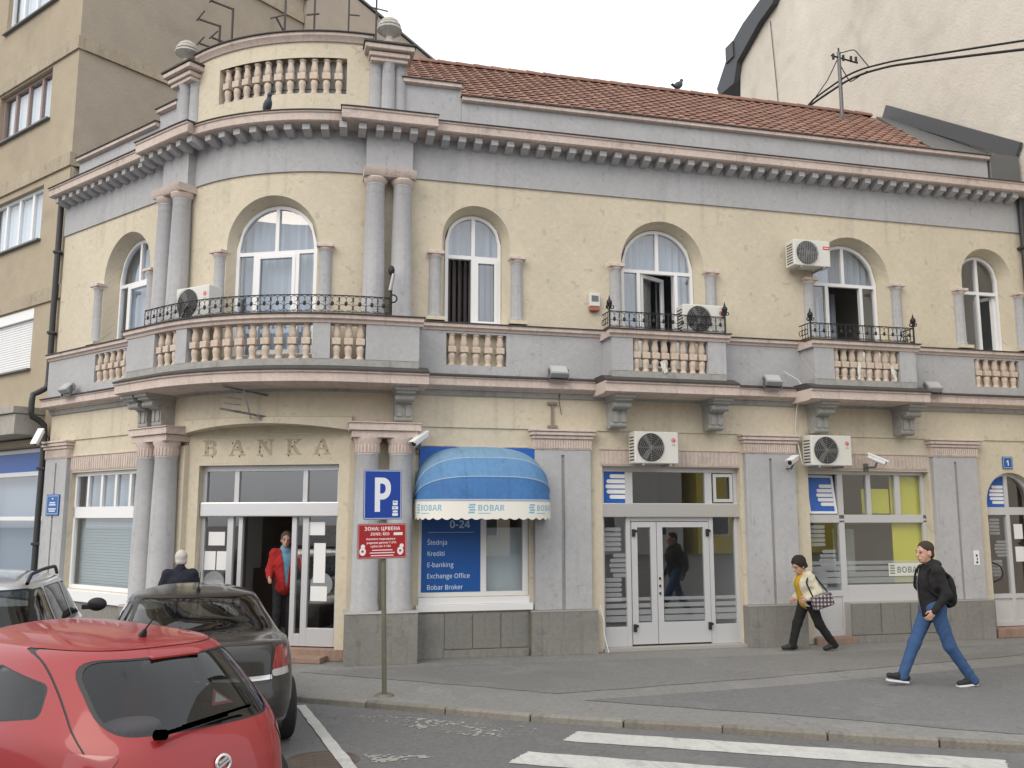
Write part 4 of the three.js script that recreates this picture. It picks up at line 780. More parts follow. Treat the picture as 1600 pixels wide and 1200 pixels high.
{ // neighbour on the right: high whitewashed party wall with dark mansard edge
  const b = thing('party_wall_building', 'tall building with stained off white party wall and dark mansard edge', 'building'); const X = 13.78;
  const pr = [[6, 0], [6, 26], [-3, 24], [-8.22, 17.26], [-9.13, 17.14], [-10.54, 16.56], [-10.68, 16.37], [-10.76, 15.38], [-10.9, 0]];
  // the visible outline leans back along its mansard: z, y
  const g = extr(pr.map(p => [p[0], p[1]]), 6); g.rotateY(-Math.PI / 2); g.translate(X + 6, 0, 0);
  mesh('wall', g, std(lin(0.74, 0.72, 0.68), 0.95, { map: blotchMap, bumpMap: stuccoBump, bumpScale: 0.01 }), b);
  const edge = [[-11.95, 16.26], [-10.82, 17.3], [-10.09, 17.55], [-9.0, 17.72], [-3.2, 25.0], [-2.8, 24.3], [-8.3, 17.2], [-9.13, 17.05], [-10.54, 16.5], [-10.75, 16.0], [-10.81, 15.9], [-11.82, 15.95]];
  const e = extr(edge, 6.2); e.rotateY(-Math.PI / 2); e.translate(X + 6.0, 0, 0);
  mesh('mansard_edge', e, std(lin(0.055, 0.06, 0.07), 0.6), b);
  mesh('gutter_end', box(X - 0.25, X + 0.5, 16.75, 17.3, -11.2, -10.7, 0.02), M.drain, b);
  mesh('brick_end', box(X - 0.1, X + 0.1, 16.35, 16.6, -10.95, -10.6), std(lin(0.35, 0.16, 0.11), 0.9), b);
  mesh('lightning_wire', tube([V(X - 0.03, 16.9, -8.75), V(X - 0.03, 14, -8.5), V(X - 0.03, 11.0, -8.5)], 0.012), M.drain, b);
}
// ---------------------------------------------------------------- the far side of the street (behind the camera), mirrored in the glass
{
  const defs = [[-42, -22, 'pale grey town house with red tiled roof across the street', lin(0.62, 0.6, 0.56), 9], [-21, -4, 'cream town house with red tiled roof across the street', lin(0.6, 0.52, 0.38), 8], [-3, 13, 'tan town house with red tiled roof across the street', lin(0.62, 0.55, 0.46), 8.5], [14, 24, 'grey plastered town house with red tiled roof across the street', lin(0.6, 0.6, 0.6), 7.5], [25, 40, 'bright yellow town house with red tiled roof across the street', lin(0.68, 0.55, 0.10), 8.2], [41, 62, 'white town house with red tiled roof across the street', lin(0.6, 0.58, 0.55), 9.5]];
  const rm = std(lin(0.32, 0.14, 0.09), 0.9, { map: dirtMap });
  for (const [x0, x1, label, c, h] of defs) {
    const b = thing('town_house', label, 'building', 'houses across the street'); b.position.set((x0 + x1) / 2, 0, 38); const w = (x1 - x0) / 2, m = std(c, 0.95, { map: blotchMap });
    mesh('wall', box(-w, w, -0.1, h, 0, 10), m, b);
    const q = new Soup(); q.quad(V(-w - 0.3, h, -0.5), V(w + 0.3, h, -0.5), V(w + 0.3, h + 3.2, 5), V(-w - 0.3, h + 3.2, 5)); q.quad(V(-w - 0.3, h, 10.5), V(w + 0.3, h, 10.5), V(w + 0.3, h + 3.2, 5), V(-w - 0.3, h + 3.2, 5)); q.tri(V(-w - 0.3, h, -0.5), V(-w - 0.3, h + 3.2, 5), V(-w - 0.3, h, 10.5)); q.tri(V(w + 0.3, h, -0.5), V(w + 0.3, h + 3.2, 5), V(w + 0.3, h, 10.5));
    mesh('roof', q.geo(), rm, b);
    const n = Math.floor(2 * w / 2.6), wg = box(-0.55, 0.55, 0, 1.6, -0.06, 0.02), dg = box(-0.62, 0.62, -0.07, 1.67, -0.03, 0.02);
    for (let f = 0; f < 2; f++) for (let k = 0; k < n; k++) { const o = mesh('window', dg, M.white, b); o.position.set(-w + (k + 0.5) * 2 * w / n, f ? 5 : 1.1, 0); mesh('pane', wg, std(lin(0.05, 0.055, 0.06), 0.15), o); }
  }
}
// ---------------------------------------------------------------- drainpipes
{
  const pipe = (pts, label) => { const d = thing('drainpipe', label, 'drainpipe'); mesh('pipe', boxUV(tube(pts, 0.055, 10, false, 60)), M.drain, d); for (const y of [1.6, 3.0, 5.6, 7.2]) { const t = pts.find(p => Math.abs(p.y - y) < 9); mesh('clamp', box(t.x - 0.075, t.x + 0.075, y, y + 0.05, t.z - 0.11, t.z + 0.07, 0.01), M.drain, d); } };
  const L = (y, d = 0.10) => { const w = W(SL(4.52), y, d); return V(w.x, y, w.z); };
  pipe([L(8.2), L(7.8), L(6), L(4.6), L(4.4, 0.36), L(4.0, 0.36), L(3.8), L(2), L(0.05)], 'dark rain pipe between the beige block and the bank');
  const R = (y, d = 0.12) => V(13.62, y, d);
  pipe([R(8.2), R(7.8), R(6), R(5.3), R(5.1, 0.38), R(4.0, 0.38), R(3.8), R(2), R(0.05)], 'dark rain pipe at the far end of the bank');
}
// ---------------------------------------------------------------- awning
{
  const g = thing('awning', 'rounded blue dome awning with white lettered valance', 'awning'); g.position.set(3.02, 2.37, 0.03);
  const a = 1.06, b = 0.86, nE = 3.0, pw = v => Math.sign(v) * Math.pow(Math.abs(v), 2 / nE);
  const hoop = (phi, t, k = 1) => { const x = a * pw(Math.cos(t)), r = b * Math.pow(Math.abs(Math.sin(t)), 2 / nE); return V(x * (1 - 0.0 * phi) * k, r * Math.sin(phi) * k * 0.98, r * Math.cos(phi) * k); };
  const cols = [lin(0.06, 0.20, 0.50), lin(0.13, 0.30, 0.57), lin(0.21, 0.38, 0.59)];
  const ph = [0, 0.42, 0.86, Math.PI / 2], NT = 30;
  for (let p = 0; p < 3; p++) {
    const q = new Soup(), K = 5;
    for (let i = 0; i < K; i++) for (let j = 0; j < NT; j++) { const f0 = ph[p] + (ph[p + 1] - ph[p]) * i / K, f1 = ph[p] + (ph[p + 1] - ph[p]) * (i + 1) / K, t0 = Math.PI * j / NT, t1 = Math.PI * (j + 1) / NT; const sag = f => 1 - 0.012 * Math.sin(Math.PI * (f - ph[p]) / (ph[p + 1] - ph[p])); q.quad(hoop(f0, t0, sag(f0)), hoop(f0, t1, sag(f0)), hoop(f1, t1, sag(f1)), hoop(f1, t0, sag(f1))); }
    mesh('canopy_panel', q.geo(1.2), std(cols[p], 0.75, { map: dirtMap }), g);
  }
  const pale = std(lin(0.42, 0.50, 0.60), 0.8);
  for (let p = 0; p < 4; p++) mesh('hoop', tube(Array.from({ length: NT + 1 }, (_, j) => hoop(ph[p], Math.PI * j / NT)), 0.007, 6, false, 60), pale, g);
  // scalloped valance hanging from the front hoop
  const vt = canvasTex(2048, 192, (c, w, h) => {
    c.fillStyle = '#e6e4dc'; c.fillRect(0, 0, w, h); c.fillStyle = '#86b3ca'; c.font = 'bold 78px sans-serif'; c.textBaseline = 'middle';
    for (const x of [290, 880, 1470]) { for (let k = 0; k < 4; k++) c.fillRect(x - 78 - (k % 2) * 8, 40 + k * 24, 60, 17); c.fillText('BOBAR', x, 78); c.font = '22px sans-serif'; c.font = 'bold 78px sans-serif'; c.fillRect(x + 4, 124, 120, 8); }
  });
  const q = new Soup(), N = 160; let acc = 0; const P = [], len = [0];
  for (let j = 0; j <= N; j++) { P.push(hoop(0, Math.PI * (1 - j / N))); if (j) len.push(len[j - 1] + P[j].distanceTo(P[j - 1])); }
  const tot = len[N], UV = (p, l, y) => { const v = V(p.x, y, p.z); v.u = l / tot; v.v = 1 + y / 0.30; return v; };
  for (let j = 0; j < N; j++) { const y = l => -0.265 - 0.03 * Math.abs(Math.sin(l / 0.145 * Math.PI)); q.quad(UV(P[j], len[j], y(len[j])), UV(P[j + 1], len[j + 1], y(len[j + 1])), UV(P[j + 1], len[j + 1], -0.005), UV(P[j], len[j], -0.005)); }
  mesh('valance', q.geo(1), std(0xffffff, 0.85, { map: vt }), g);
  mesh('valance_trim', merge([]. concat(Array.from({ length: N / 4 }, (_, i) => rod(V(P[i * 4].x, -0.012, P[i * 4].z), V(P[i * 4 + 4].x, -0.012, P[i * 4 + 4].z), 0.008, 5)))), pale, g);
}
// ---------------------------------------------------------------- air conditioners (front +z)
const lgTex = canvasTex(128, 160, (c, w, h) => { c.fillStyle = '#d2d1ca'; c.fillRect(0, 0, w, h); c.fillStyle = '#c22a3e'; c.beginPath(); c.arc(64, 52, 40, 0, 7); c.fill(); c.strokeStyle = '#e9d5d5'; c.lineWidth = 6; c.beginPath(); c.arc(64, 52, 26, 1.2, 6.2); c.stroke(); c.fillRect; c.fillStyle = '#e9d5d5'; c.fillRect(58, 38, 7, 26); c.fillStyle = '#77777a'; c.font = 'bold 50px sans-serif'; c.textAlign = 'center'; c.fillText('LG', 64, 146); });
const redTag = canvasTex(128, 64, (c, w, h) => { c.fillStyle = '#bd2b2f'; c.fillRect(0, 0, w, h); c.fillStyle = '#eecccc'; c.fillRect(14, 20, 100, 20); });
function airCon(label, s, d, y, w, h, dep, logo, opt = {}) {
  const g = at(thing('air_conditioner', label, 'air conditioner', undefined), s, d, y);
  mesh('case', box(-w / 2, w / 2, 0, h, 0, dep, 0.018), M.acWhite, g);
  const R = h * 0.44, fx = -w * 0.14, fy = h * 0.5;
  const ring = new THREE.RingGeometry(0.02, R, 32); ring.translate(fx, fy, dep + 0.002); mesh('fan_opening', boxUV(clean(ring)), M.acDark, g);
  const blades = []; for (let k = 0; k < 3; k++) { const b = extr([[0.03, -0.02], [R * 0.9, -R * 0.35], [R * 0.95, R * 0.15], [0.04, 0.03]], 0.006); b.rotateX(0.3); b.rotateZ(k * 2.094); b.translate(fx, fy, dep + 0.008); blades.push(b); }
  mesh('fan', merge([...blades, (() => { const c = new THREE.CylinderGeometry(0.045, 0.045, 0.03, 14); c.rotateX(Math.PI / 2); c.translate(fx, fy, dep + 0.01); return boxUV(clean(c)); })()]), std(lin(0.14, 0.14, 0.14), 0.6), g);
  const gr = []; for (let k = 1; k <= 7; k++) { const t = new THREE.TorusGeometry(R * k / 7, 0.0035, 4, 30); t.translate(fx, fy, dep + 0.025); gr.push(boxUV(clean(t))); } for (let k = 0; k < 8; k++) { const a = k * Math.PI / 4; gr.push(rod(V(fx, fy, dep + 0.025), V(fx + R * Math.cos(a), fy + R * Math.sin(a), dep + 0.025), 0.0035, 4)); }
  if (opt.bars) for (let k = -5; k <= 5; k++) { const x = k * R / 6, hh = Math.sqrt(R * R - x * x); gr.push(box(fx + x - 0.006, fx + x + 0.006, fy - hh, fy + hh, dep + 0.022, dep + 0.03)); }
  mesh('fan_guard', boxUV(merge(gr)), std(lin(0.22, 0.22, 0.22), 0.5), g);
  const lw = opt.bars ? 0.13 : 0.12, lh = opt.bars ? 0.06 : 0.15, lp = mesh('badge', plane(lw, lh), std(0xffffff, 0.5, { map: logo }), g); lp.position.set(w * 0.385, h * (opt.bars ? 0.72 : 0.68), dep + 0.0025);
  mesh('side_fins', merge(Array.from({ length: 8 }, (_, k) => box(-w / 2 - 0.004, -w / 2 + 0.002, h * 0.1 + k * h * 0.1, h * 0.14 + k * h * 0.1, dep * 0.2, dep * 0.85))), M.acDark, g);
  mesh('bracket', boxes([[-w * 0.33, -w * 0.29, -0.03, 0.0, -d + 0.03, dep], [w * 0.29, w * 0.33, -0.03, 0.0, -d + 0.03, dep]]), M.galv, g);
  if (opt.pipe) mesh('pipe', tube(opt.pipe.map(p => V(...p)), 0.012), M.blind, g);
  return g;
}
airCon('white air conditioner on the rounded corner balcony', -0.98, 0.16, 5.16, 0.72, 0.52, 0.27, lgTex);
airCon('white air conditioner on the balcony over the double door', SX(6.72), 0.22, 5.12, 0.78, 0.50, 0.28, lgTex);
airCon('white air conditioner on the wall above the double door', SX(5.86), 0.10, 2.97, 0.76, 0.52, 0.28, lgTex, { pipe: [[0.38, 0.2, 0.05], [0.45, 0.15, -0.02], [0.46, 0.0, -0.06]] });
airCon('white air conditioner with slatted grille and red badge high on the wall', SX(8.86), 0.12, 6.46, 0.72, 0.47, 0.28, redTag, { bars: true });
airCon('white air conditioner above the display window beside the downpipe', SX(9.06), 0.10, 2.98, 0.78, 0.52, 0.28, lgTex);
// ---------------------------------------------------------------- cctv cameras
function cctv(label, s, d, y, yaw, tilt, mount) {
  const g = at(thing('security_camera', label, 'security camera', undefined), s, d, y);
  const bd = group('housing', g); bd.rotation.set(0, yaw, 0); const inner = new THREE.Euler(tilt, 0, 0);
  const cyl = new THREE.CylinderGeometry(0.05, 0.05, 0.30, 14); cyl.rotateX(Math.PI / 2); cyl.rotateX(inner.x); const sh = extr([[-0.06, 0.03], [-0.06, 0.06], [0.06, 0.06], [0.06, 0.03], [0.054, 0.03], [0.054, 0.054], [-0.054, 0.054], [-0.054, 0.03]], 0.36); sh.translate(0, 0, -0.17); sh.rotateX(inner.x);
  mesh('case', boxUV(clean(cyl)), M.white, bd); mesh('sun_shield', sh, M.white, bd);
  const ln = new THREE.CylinderGeometry(0.035, 0.035, 0.02, 12); ln.rotateX(Math.PI / 2); ln.translate(0, 0, 0.152); ln.rotateX(inner.x); mesh('lens', boxUV(clean(ln)), M.black, bd);
  mesh('arm', merge([rod(V(0, -0.05, 0), V(0, -0.13, -0.06), 0.018), rod(V(0, -0.13, -0.06), V(0, -0.12, -d + 0.03), 0.016), box(-0.04, 0.04, -0.19, -0.05, -d + 0.02, -d + 0.05)]), M.greyMetal, g);
}
cctv('white security camera on the column pair beside the awning', 2.42, 0.42, 3.28, -0.95, 0.55);
cctv('white security camera between pilaster and display window', SX(8.36), 0.30, 3.06, -0.9, 0.30);
cctv('white security camera on a bent arm above the display window', SX(9.95), 0.35, 3.10, 0.9, 0.45);
cctv('white security camera by the rain pipe left of the bank', SL(4.25), 0.32, 3.58, 0.5, 1.0);
// ---------------------------------------------------------------- floodlights on the ledge
function flood(label, s, d = 0.33, dir = 0) {
  const g = at(thing('floodlight', label, 'floodlight', undefined), s, d, 4.34); const h = group('head', g); h.rotation.set(-0.75, dir, 0); h.position.y = 0.08;
  mesh('housing', merge([box(-0.15, 0.15, -0.10, 0.10, -0.05, 0.05, 0.015), ...[-2, -1, 0, 1, 2].map(k => box(k * 0.05 - 0.006, k * 0.05 + 0.006, -0.07, 0.07, -0.09, -0.04))]), M.galv, h);
  mesh('glass_front', box(-0.13, 0.13, -0.08, 0.08, 0.048, 0.056), std(lin(0.45, 0.47, 0.48), 0.15), h);
  mesh('yoke', boxes([[-0.17, -0.155, -0.07, 0.12, -0.02, 0.02], [0.155, 0.17, -0.07, 0.12, -0.02, 0.02], [-0.17, 0.17, -0.07, -0.055, -0.02, 0.02]]), M.greyMetal, g);
}
flood('grey floodlight on the ledge left of the corner balcony', SL(3.3)); flood('grey floodlight on the ledge above the awning', SX(4.22)); flood('grey floodlight on the ledge between the two small balconies', SX(8.02)); flood('grey floodlight on the ledge near the rain pipe', SX(11.2));
// ---------------------------------------------------------------- alarm box, number plates, street plate
{
  const g = at(thing('alarm_box', 'small white alarm box with red foot on the upper wall', 'alarm box'), SX(4.93), 0.03, 5.5);
  mesh('case', box(-0.09, 0.09, 0.08, 0.30, 0, 0.09, 0.012), M.acWhite, g); mesh('red_lamp', box(-0.085, 0.085, 0.0, 0.08, 0, 0.085, 0.02), std(lin(0.36, 0.12, 0.08), 0.6), g); mesh('label_plate', box(-0.06, 0.06, 0.16, 0.26, 0.09, 0.094), M.greyMetal, g);
  const nt = canvasTex(128, 128, (c, w, h) => { c.fillStyle = '#2a5a9c'; c.fillRect(0, 0, w, h); c.strokeStyle = '#c9d6e6'; c.lineWidth = 5; c.strokeRect(8, 8, 112, 112); c.fillStyle = '#e8eef5'; c.font = 'bold 84px sans-serif'; c.textAlign = 'center'; c.textBaseline = 'middle'; c.fillText('1', 64, 68); });
  const n = at(thing('house_number', 'blue house number plate 1 above the arched door', 'sign'), SX(12.95), 0.012, 3.11); mesh('plate', box(-0.11, 0.11, -0.11, 0.11, 0, 0.01), M.blue, n); mesh('print', plane(0.21, 0.21), std(0xffffff, 0.5, { map: nt }), n).position.z = 0.013;
  const st = canvasTex(256, 256, (c, w, h) => { c.fillStyle = '#2f5f9e'; c.fillRect(0, 0, w, h); c.strokeStyle = '#c9d6e6'; c.lineWidth = 6; c.strokeRect(12, 12, 232, 232); c.fillStyle = '#d8e2ee'; for (const [x, y, ww] of [[112, 40, 32], [70, 92, 116], [60, 120, 136], [50, 172, 156], [64, 200, 128]]) c.fillRect(x, y, ww, 16); });
  const p = at(thing('street_sign', 'blue street name plate on the left pilaster of the bank', 'sign'), SL(3.98), 0.10, 2.34); mesh('plate', box(-0.24, 0.24, -0.19, 0.19, 0, 0.01), M.blue, p); mesh('print', plane(0.46, 0.36), std(0xffffff, 0.5, { map: st }), p).position.z = 0.013;
  const dn = at(thing('door_notice', 'small white notice on the last pilaster', 'sign'), SX(12.06), 0.093, 1.4); mesh('plate', box(-0.06, 0.06, -0.13, 0.13, 0, 0.006), M.paper, dn); mesh('print', merge([0, 1, 2].map(k => box(-0.015 + (k % 2) * 0.015, 0.02, -0.1 + k * 0.06, -0.06 + k * 0.06, 0.006, 0.008))), M.black, dn);
}
// ---------------------------------------------------------------- small metal things on the bank
{
  const a = at(thing('tv_antenna', 'small metal antenna bracket above the bank entrance', 'antenna'), -0.08, 0.03, 3.6);
  mesh('mast', merge([rod(V(0, 0, 0.1), V(0, 0.42, 0.35), 0.012), rod(V(0.15, -0.05, 0.02), V(0.15, 0.06, 0.2), 0.012)]), M.galv, a);
  mesh('boom', merge([boxUV(bar(V(-0.22, 0.44, 0.62), V(0.22, 0.36, 0.02), 0.03, 0.03)), boxUV(bar(V(-0.22, 0.1, 0.62), V(0.2, 0.03, 0.02), 0.03, 0.03)), ...[0, 1, 2, 3].map(k => rod(V(-0.22 + k * 0.02, 0.1 + k * 0.09, 0.55), V(0.0, 0.08 + k * 0.09, 0.40), 0.007))]), M.greyMetal, a);
  const w = at(thing('wall_anchor', 'rusty iron wall anchor below the ledge', 'anchor'), SX(4.2), 0.03, 3.56); mesh('bar', merge([box(-0.018, 0.018, 0, 0.38, 0, 0.03), box(-0.08, 0.08, 0.36, 0.40, 0, 0.05), box(-0.08, 0.08, -0.02, 0.02, 0, 0.05)]), std(lin(0.25, 0.2, 0.17), 0.8), w); mesh('cable', tube([V(0.08, 0.78, 0.3), V(0.13, 0.6, 0.08), V(0.1, 0.45, 0.05), V(0.15, 0.2, 0.03)], 0.006), M.drain, w);
  const f = at(thing('flag_holder', 'black wrought iron flag holder between the upper columns', 'flag holder'), 1.93, 0.48, 5.12); mesh('post', merge([rod(V(0, 0, 0), V(0, 0.75, 0), 0.02), boxUV((() => { const s = new THREE.SphereGeometry(0.05, 8, 6); s.scale(1, 1.6, 1); s.translate(0, 0.74, 0); return clean(s); })()), (() => { const t = new THREE.TorusGeometry(0.06, 0.012, 6, 12); t.translate(0.03, 0.3, 0); return boxUV(clean(t)); })()]), M.iron, f); mesh('sleeve', rod(V(-0.02, 0.42, 0.02), V(0.03, 0.68, 0.03), 0.028), M.galv, f);
  const c = at(thing('wall_cable', 'thin white cable running down beside the second pilaster', 'cable'), SX(8.60), 0.04, 0); mesh('run', tube([V(-0.28, 4.6, 0.16), V(-0.05, 4.42, 0.28), V(-0.02, 4.2, 0.30), V(-0.02, 4.05, 0.12), V(-0.02, 3.6, 0.02), V(0, 3.0, 0.16)], 0.008, 5), M.blind, c);
  const c2 = at(thing('wall_cable', 'loose pale cable hanging at the plinth beside the double door', 'cable'), SX(4.92), 0.2, 0); mesh('run', tube([V(0, 0.75, 0), V(0.05, 0.5, 0.02), V(0.06, 0.3, 0), V(0.12, 0.02, 0.02)], 0.010, 5), M.blind, c2);
}
{ // rags caught between the balusters, small litter on the pavement
  const rag = (label, s, y, w, h, tilt) => { const g = at(thing('rag', label, 'rag'), s, 0.585, y); const q = new Soup(), n = 6; const P = (i, j) => V((i / n - 0.5) * w + 0.01 * Math.sin(j * 1.7), (j / n - 0.5) * h, 0.012 * Math.sin(i * 1.9 + j) + 0.02); for (let i = 0; i < n; i++) for (let j = 0; j < n; j++) q.quad(P(i, j), P(i + 1, j), P(i + 1, j + 1), P(i, j + 1)); const m = mesh('cloth', q.geo(1), M.blind, g); m.rotation.z = tilt; };
  rag('pale rag hanging in the balusters over the double door', SX(5.92), 4.52, 0.08, 0.20, 0.35); rag('narrow pale rag in the balusters near the downpipe', SX(9.52), 4.60, 0.05, 0.30, -0.1); rag('crumpled pale rag stuck at the end of the far balustrade', SX(10.2), 4.58, 0.06, 0.28, 0.3);
}
// ---------------------------------------------------------------- roof mast with cables, steel sign frames, pigeons
{
  const m = thing('power_mast', 'steel roof mast carrying bundled power cables', 'mast'); m.position.set(12.0, 11.0, -3.0);
  mesh('pole', merge([rod(V(0, 0, 0), V(0, 1.65, 0), 0.045, 10), box(-0.12, 0.12, -0.05, 0.08, -0.1, 0.1, 0.02)]), M.greyMetal, m);
  mesh('cross_arm', merge([rod(V(-0.2, 1.55, 0), V(0.45, 1.42, 0.05), 0.02), rod(V(0, 1.64, 0), V(0, 1.75, 0), 0.02), ...[-0.16, 0.1, 0.3, 0.43].map(x => rod(V(x, 1.45, 0.02), V(x, 1.58, 0.02), 0.03))]), M.iron, m);
  const cab = (pts, r) => mesh('cable', tube(pts.map(p => V(...p)), r, 5, false, 50), M.rubber, m);
  cab([[0, 0.4, -2.9], [0, 0.92, -1.4], [0.03, 0.86, 0.2], [0.05, 0.72, 0.9], [0.05, 0.40, 1.86], [0.05, -0.96, 5.09], [0.05, -2.9, 9.4]], 0.026); cab([[0, 0.42, -2.8], [0, 1.0, -1.2], [0.03, 0.98, 0.2], [0.05, 0.86, 0.8], [0.05, 0.50, 1.86], [0.05, -0.8, 5.09], [0.05, -2.6, 9.4]], 0.022);
  cab([[0, 0.85, -1.5], [0, 1.2, -0.5], [0, 1.55, 0]], 0.012); cab([[0, 1.62, 0], [0.05, 1.45, 0.5], [0.05, 0.84, 0.95]], 0.012); cab([[0.05, 1.3, 0.0], [0.05, 0.8, 0.3], [0.05, 0.75, 0.9]], 0.012);
  const fr = std(lin(0.06, 0.05, 0.05), 0.7);
  const specs = [[-1.30, 0.62, 1, 'with two short arms'], [-0.98, 0.86, 2, 'with wide double arms'], [0.1, 0.9, 3, 'with one low arm'], [0.62, 0.85, 4, 'with a single side arm'], [1.2, 0.95, 5, 'with a plain upright'], [1.66, 1.0, 6, 'with a cross bar near the urn']];
  for (const [s, h, k, tx] of specs) {
    const g = at(thing('sign_frame', 'dark steel frame ' + tx + ' on the rounded attic', 'steel frame'), s, -0.12, 9.88); g.scale.set(0.8, 0.9, 0.8); const L = [bar(V(0, 0, 0), V(0, h, 0), 0.035, 0.035)];
    if (k === 1 || k === 2) { L.push(bar(V(0, h - 0.02, 0), V(-0.28, h + 0.06, 0.35), 0.03, 0.03), bar(V(0, 0.12, 0), V(-0.26, 0.2, 0.3), 0.03, 0.03), bar(V(-0.36, h + 0.06, 0.33), V(0.0, h + 0.12, 0.4), 0.02, 0.02), bar(V(-0.34, 0.2, 0.3), V(-0.05, 0.26, 0.34), 0.02, 0.02)); }
    if (k === 3) L.push(bar(V(0, 0.15, 0), V(-0.12, 0.38, 0.15), 0.03, 0.03), bar(V(-0.25, 0.38, 0.15), V(0.05, 0.42, 0.15), 0.02, 0.02));
    if (k === 4) L.push(bar(V(-0.14, 0.42, 0.1), V(0.12, 0.44, 0.1), 0.025, 0.025)); if (k === 5) L.push(bar(V(0, 0.5, 0), V(0.22, 0.5, 0), 0.02, 0.02)); if (k === 6) L.push(bar(V(-0.12, 0.7, 0), V(0.24, 0.66, 0), 0.02, 0.02), bar(V(0, 0.4, 0), V(0.05, 0.6, 0), 0.02, 0.02));
    mesh('upright', boxUV(merge(L)), fr, g);
  }
  function pigeon(label, p, turn) {
    const g = thing('pigeon', label, 'bird', undefined); g.position.copy(p); g.rotation.y = turn; const gm = std(lin(0.07, 0.08, 0.10), 0.8), bd = new THREE.SphereGeometry(0.08, 12, 10); bd.scale(0.85, 1.0, 1.7); bd.rotateX(-0.6); bd.translate(0, 0.11, 0); const hd = new THREE.SphereGeometry(0.04, 10, 8); hd.translate(0, 0.25, 0.10); const nk = rod(V(0, 0.16, 0.06), V(0, 0.25, 0.10), 0.045, 8, 0.03);
    mesh('body', boxUV(merge([bd, hd, nk].map(clean))), gm, g); mesh('tail', box(-0.035, 0.035, 0.0, 0.02, -0.22, -0.08).rotateX(0.35), gm, g); mesh('beak', rod(V(0, 0.245, 0.135), V(0, 0.238, 0.165), 0.008, 5, 0.002), M.black, g); mesh('feet', merge([rod(V(0.02, 0, 0.02), V(0.02, 0.06, 0.02), 0.006, 5), rod(V(-0.02, 0, 0.02), V(-0.02, 0.06, 0.02), 0.006, 5)]), std(lin(0.35, 0.12, 0.1), 0.8), g);
  }
  const w = W(0.06, 8.44, 0.3); pigeon('dark pigeon sitting on the cornice of the rounded attic', V(w.x, 8.44, w.z), 0.3); pigeon('dark pigeon perched on the roof ridge', V(8.35, 11.66, -3.75), 1.9);
}
// ---------------------------------------------------------------- parking sign
{
  const g = thing('parking_sign', 'blue parking sign and red zone plate on a steel pole', 'sign'); g.position.set(1.27, 0, 2.77); g.rotation.y = 0.2;
  mesh('pole', boxUV(merge([rod(V(0, 0, 0), V(-0.075, 2.68, 0), 0.030, 12), (() => { const c = new THREE.CylinderGeometry(0.10, 0.12, 0.03, 14); c.translate(0, 0.012, 0); return clean(c); })()])), std(lin(0.22, 0.21, 0.17), 0.6, { metalness: 0.3, map: dirtMap }), g);
  const pt = canvasTex(512, 640, (c, w, h) => { c.fillStyle = '#123f9a'; c.fillRect(0, 0, w, h); c.strokeStyle = '#c9d2e2'; c.lineWidth = 8; c.strokeRect(10, 10, w - 20, h - 20); c.fillStyle = '#e3e7ee'; c.font = 'bold 560px sans-serif'; c.textBaseline = 'alphabetic'; c.save(); c.translate(104, 545); c.scale(0.84, 1.12); c.fillText('P', 0, 0); c.restore(); c.fillRect(392, 400, 66, 60); c.fillRect(384, 475, 80, 40); c.fillRect(392, 530, 66, 26); c.fillRect(386, 565, 76, 34); c.fillStyle = '#123f9a'; c.fillRect(402, 414, 40, 12); c.fillRect(400, 490, 36, 8); });
  const bk = M.galv;
  const s1 = mesh('parking_plate', extr(rrect(-0.235, 0.235, -0.29, 0.29, 0.03), 0.012), bk, g); s1.scale.setScalar(1.05); s1.position.set(-0.085, 2.385, 0.035); s1.rotation.z = 0.012; mesh('print', plane(0.455, 0.565), std(0xffffff, 0.4, { map: pt }), s1).position.z = 0.0155;
  const rt = canvasTex(640, 440, (c, w, h) => {
    c.fillStyle = '#a01d23'; c.fillRect(0, 0, w, h); c.strokeStyle = '#d9b6b6'; c.lineWidth = 5; c.strokeRect(10, 10, w - 20, h - 20); c.fillStyle = '#f0e3e3'; c.textAlign = 'center'; c.textBaseline = 'middle';
    c.font = 'bold 66px sans-serif'; c.fillText('ЗОНА: ЦРВЕНА', 320, 60, 580); c.font = 'bold 50px sans-serif'; c.fillText('ZONE: RED', 290, 130, 300); c.fillRect(470, 112, 120, 36);
    c.font = 'bold 38px sans-serif'; c.fillText('Наплата паркирања', 300, 192, 430); c.fillText('радним даном 7-21h', 310, 240, 440); c.fillText('суботом 7-15h', 300, 286, 300); c.font = '28px sans-serif';
    for (const [y, ww] of [[330, 270], [364, 330], [398, 300]]) c.fillRect(320 - ww / 2, y, ww, 12);
    for (const x of [62, 560]) { c.fillStyle = '#e9e4e4'; c.beginPath(); c.ellipse(x, 350, 42, 52, 0, 0, 7); c.fill(); c.beginPath(); c.arc(x + (x < 100 ? 4 : 18), 286, 28, 0, 7); c.fill(); c.fillStyle = '#6b3b48'; c.fillRect(x - 16, 335, 30, 26); }
  });
  const s2 = mesh('zone_plate', extr(rrect(-0.30, 0.30, -0.205, 0.205, 0.03), 0.01), bk, g); s2.scale.setScalar(1.04); s2.position.set(-0.08, 1.825, 0.037); s2.rotation.z = 0.015; mesh('print', plane(0.585, 0.395), std(0xffffff, 0.45, { map: rt }), s2).position.z = 0.013;
}
// ---------------------------------------------------------------- cars
const cr = (P, t) => { const n = P.length - 1, x = Math.min(n - 1e-6, Math.max(0, t * n)), i = Math.floor(x), f = x - i, a = P[Math.max(0, i - 1)], b = P[i], c = P[i + 1], d = P[Math.min(n, i + 2)]; return [0, 1].map(k => { const h = 0.35; const m0 = h * (c[k] - a[k]), m1 = h * (d[k] - b[k]); const f2 = f * f, f3 = f2 * f; return (2 * f3 - 3 * f2 + 1) * b[k] + (f3 - 2 * f2 + f) * m0 + (-2 * f3 + 3 * f2) * c[k] + (f3 - f2) * m1; }); };
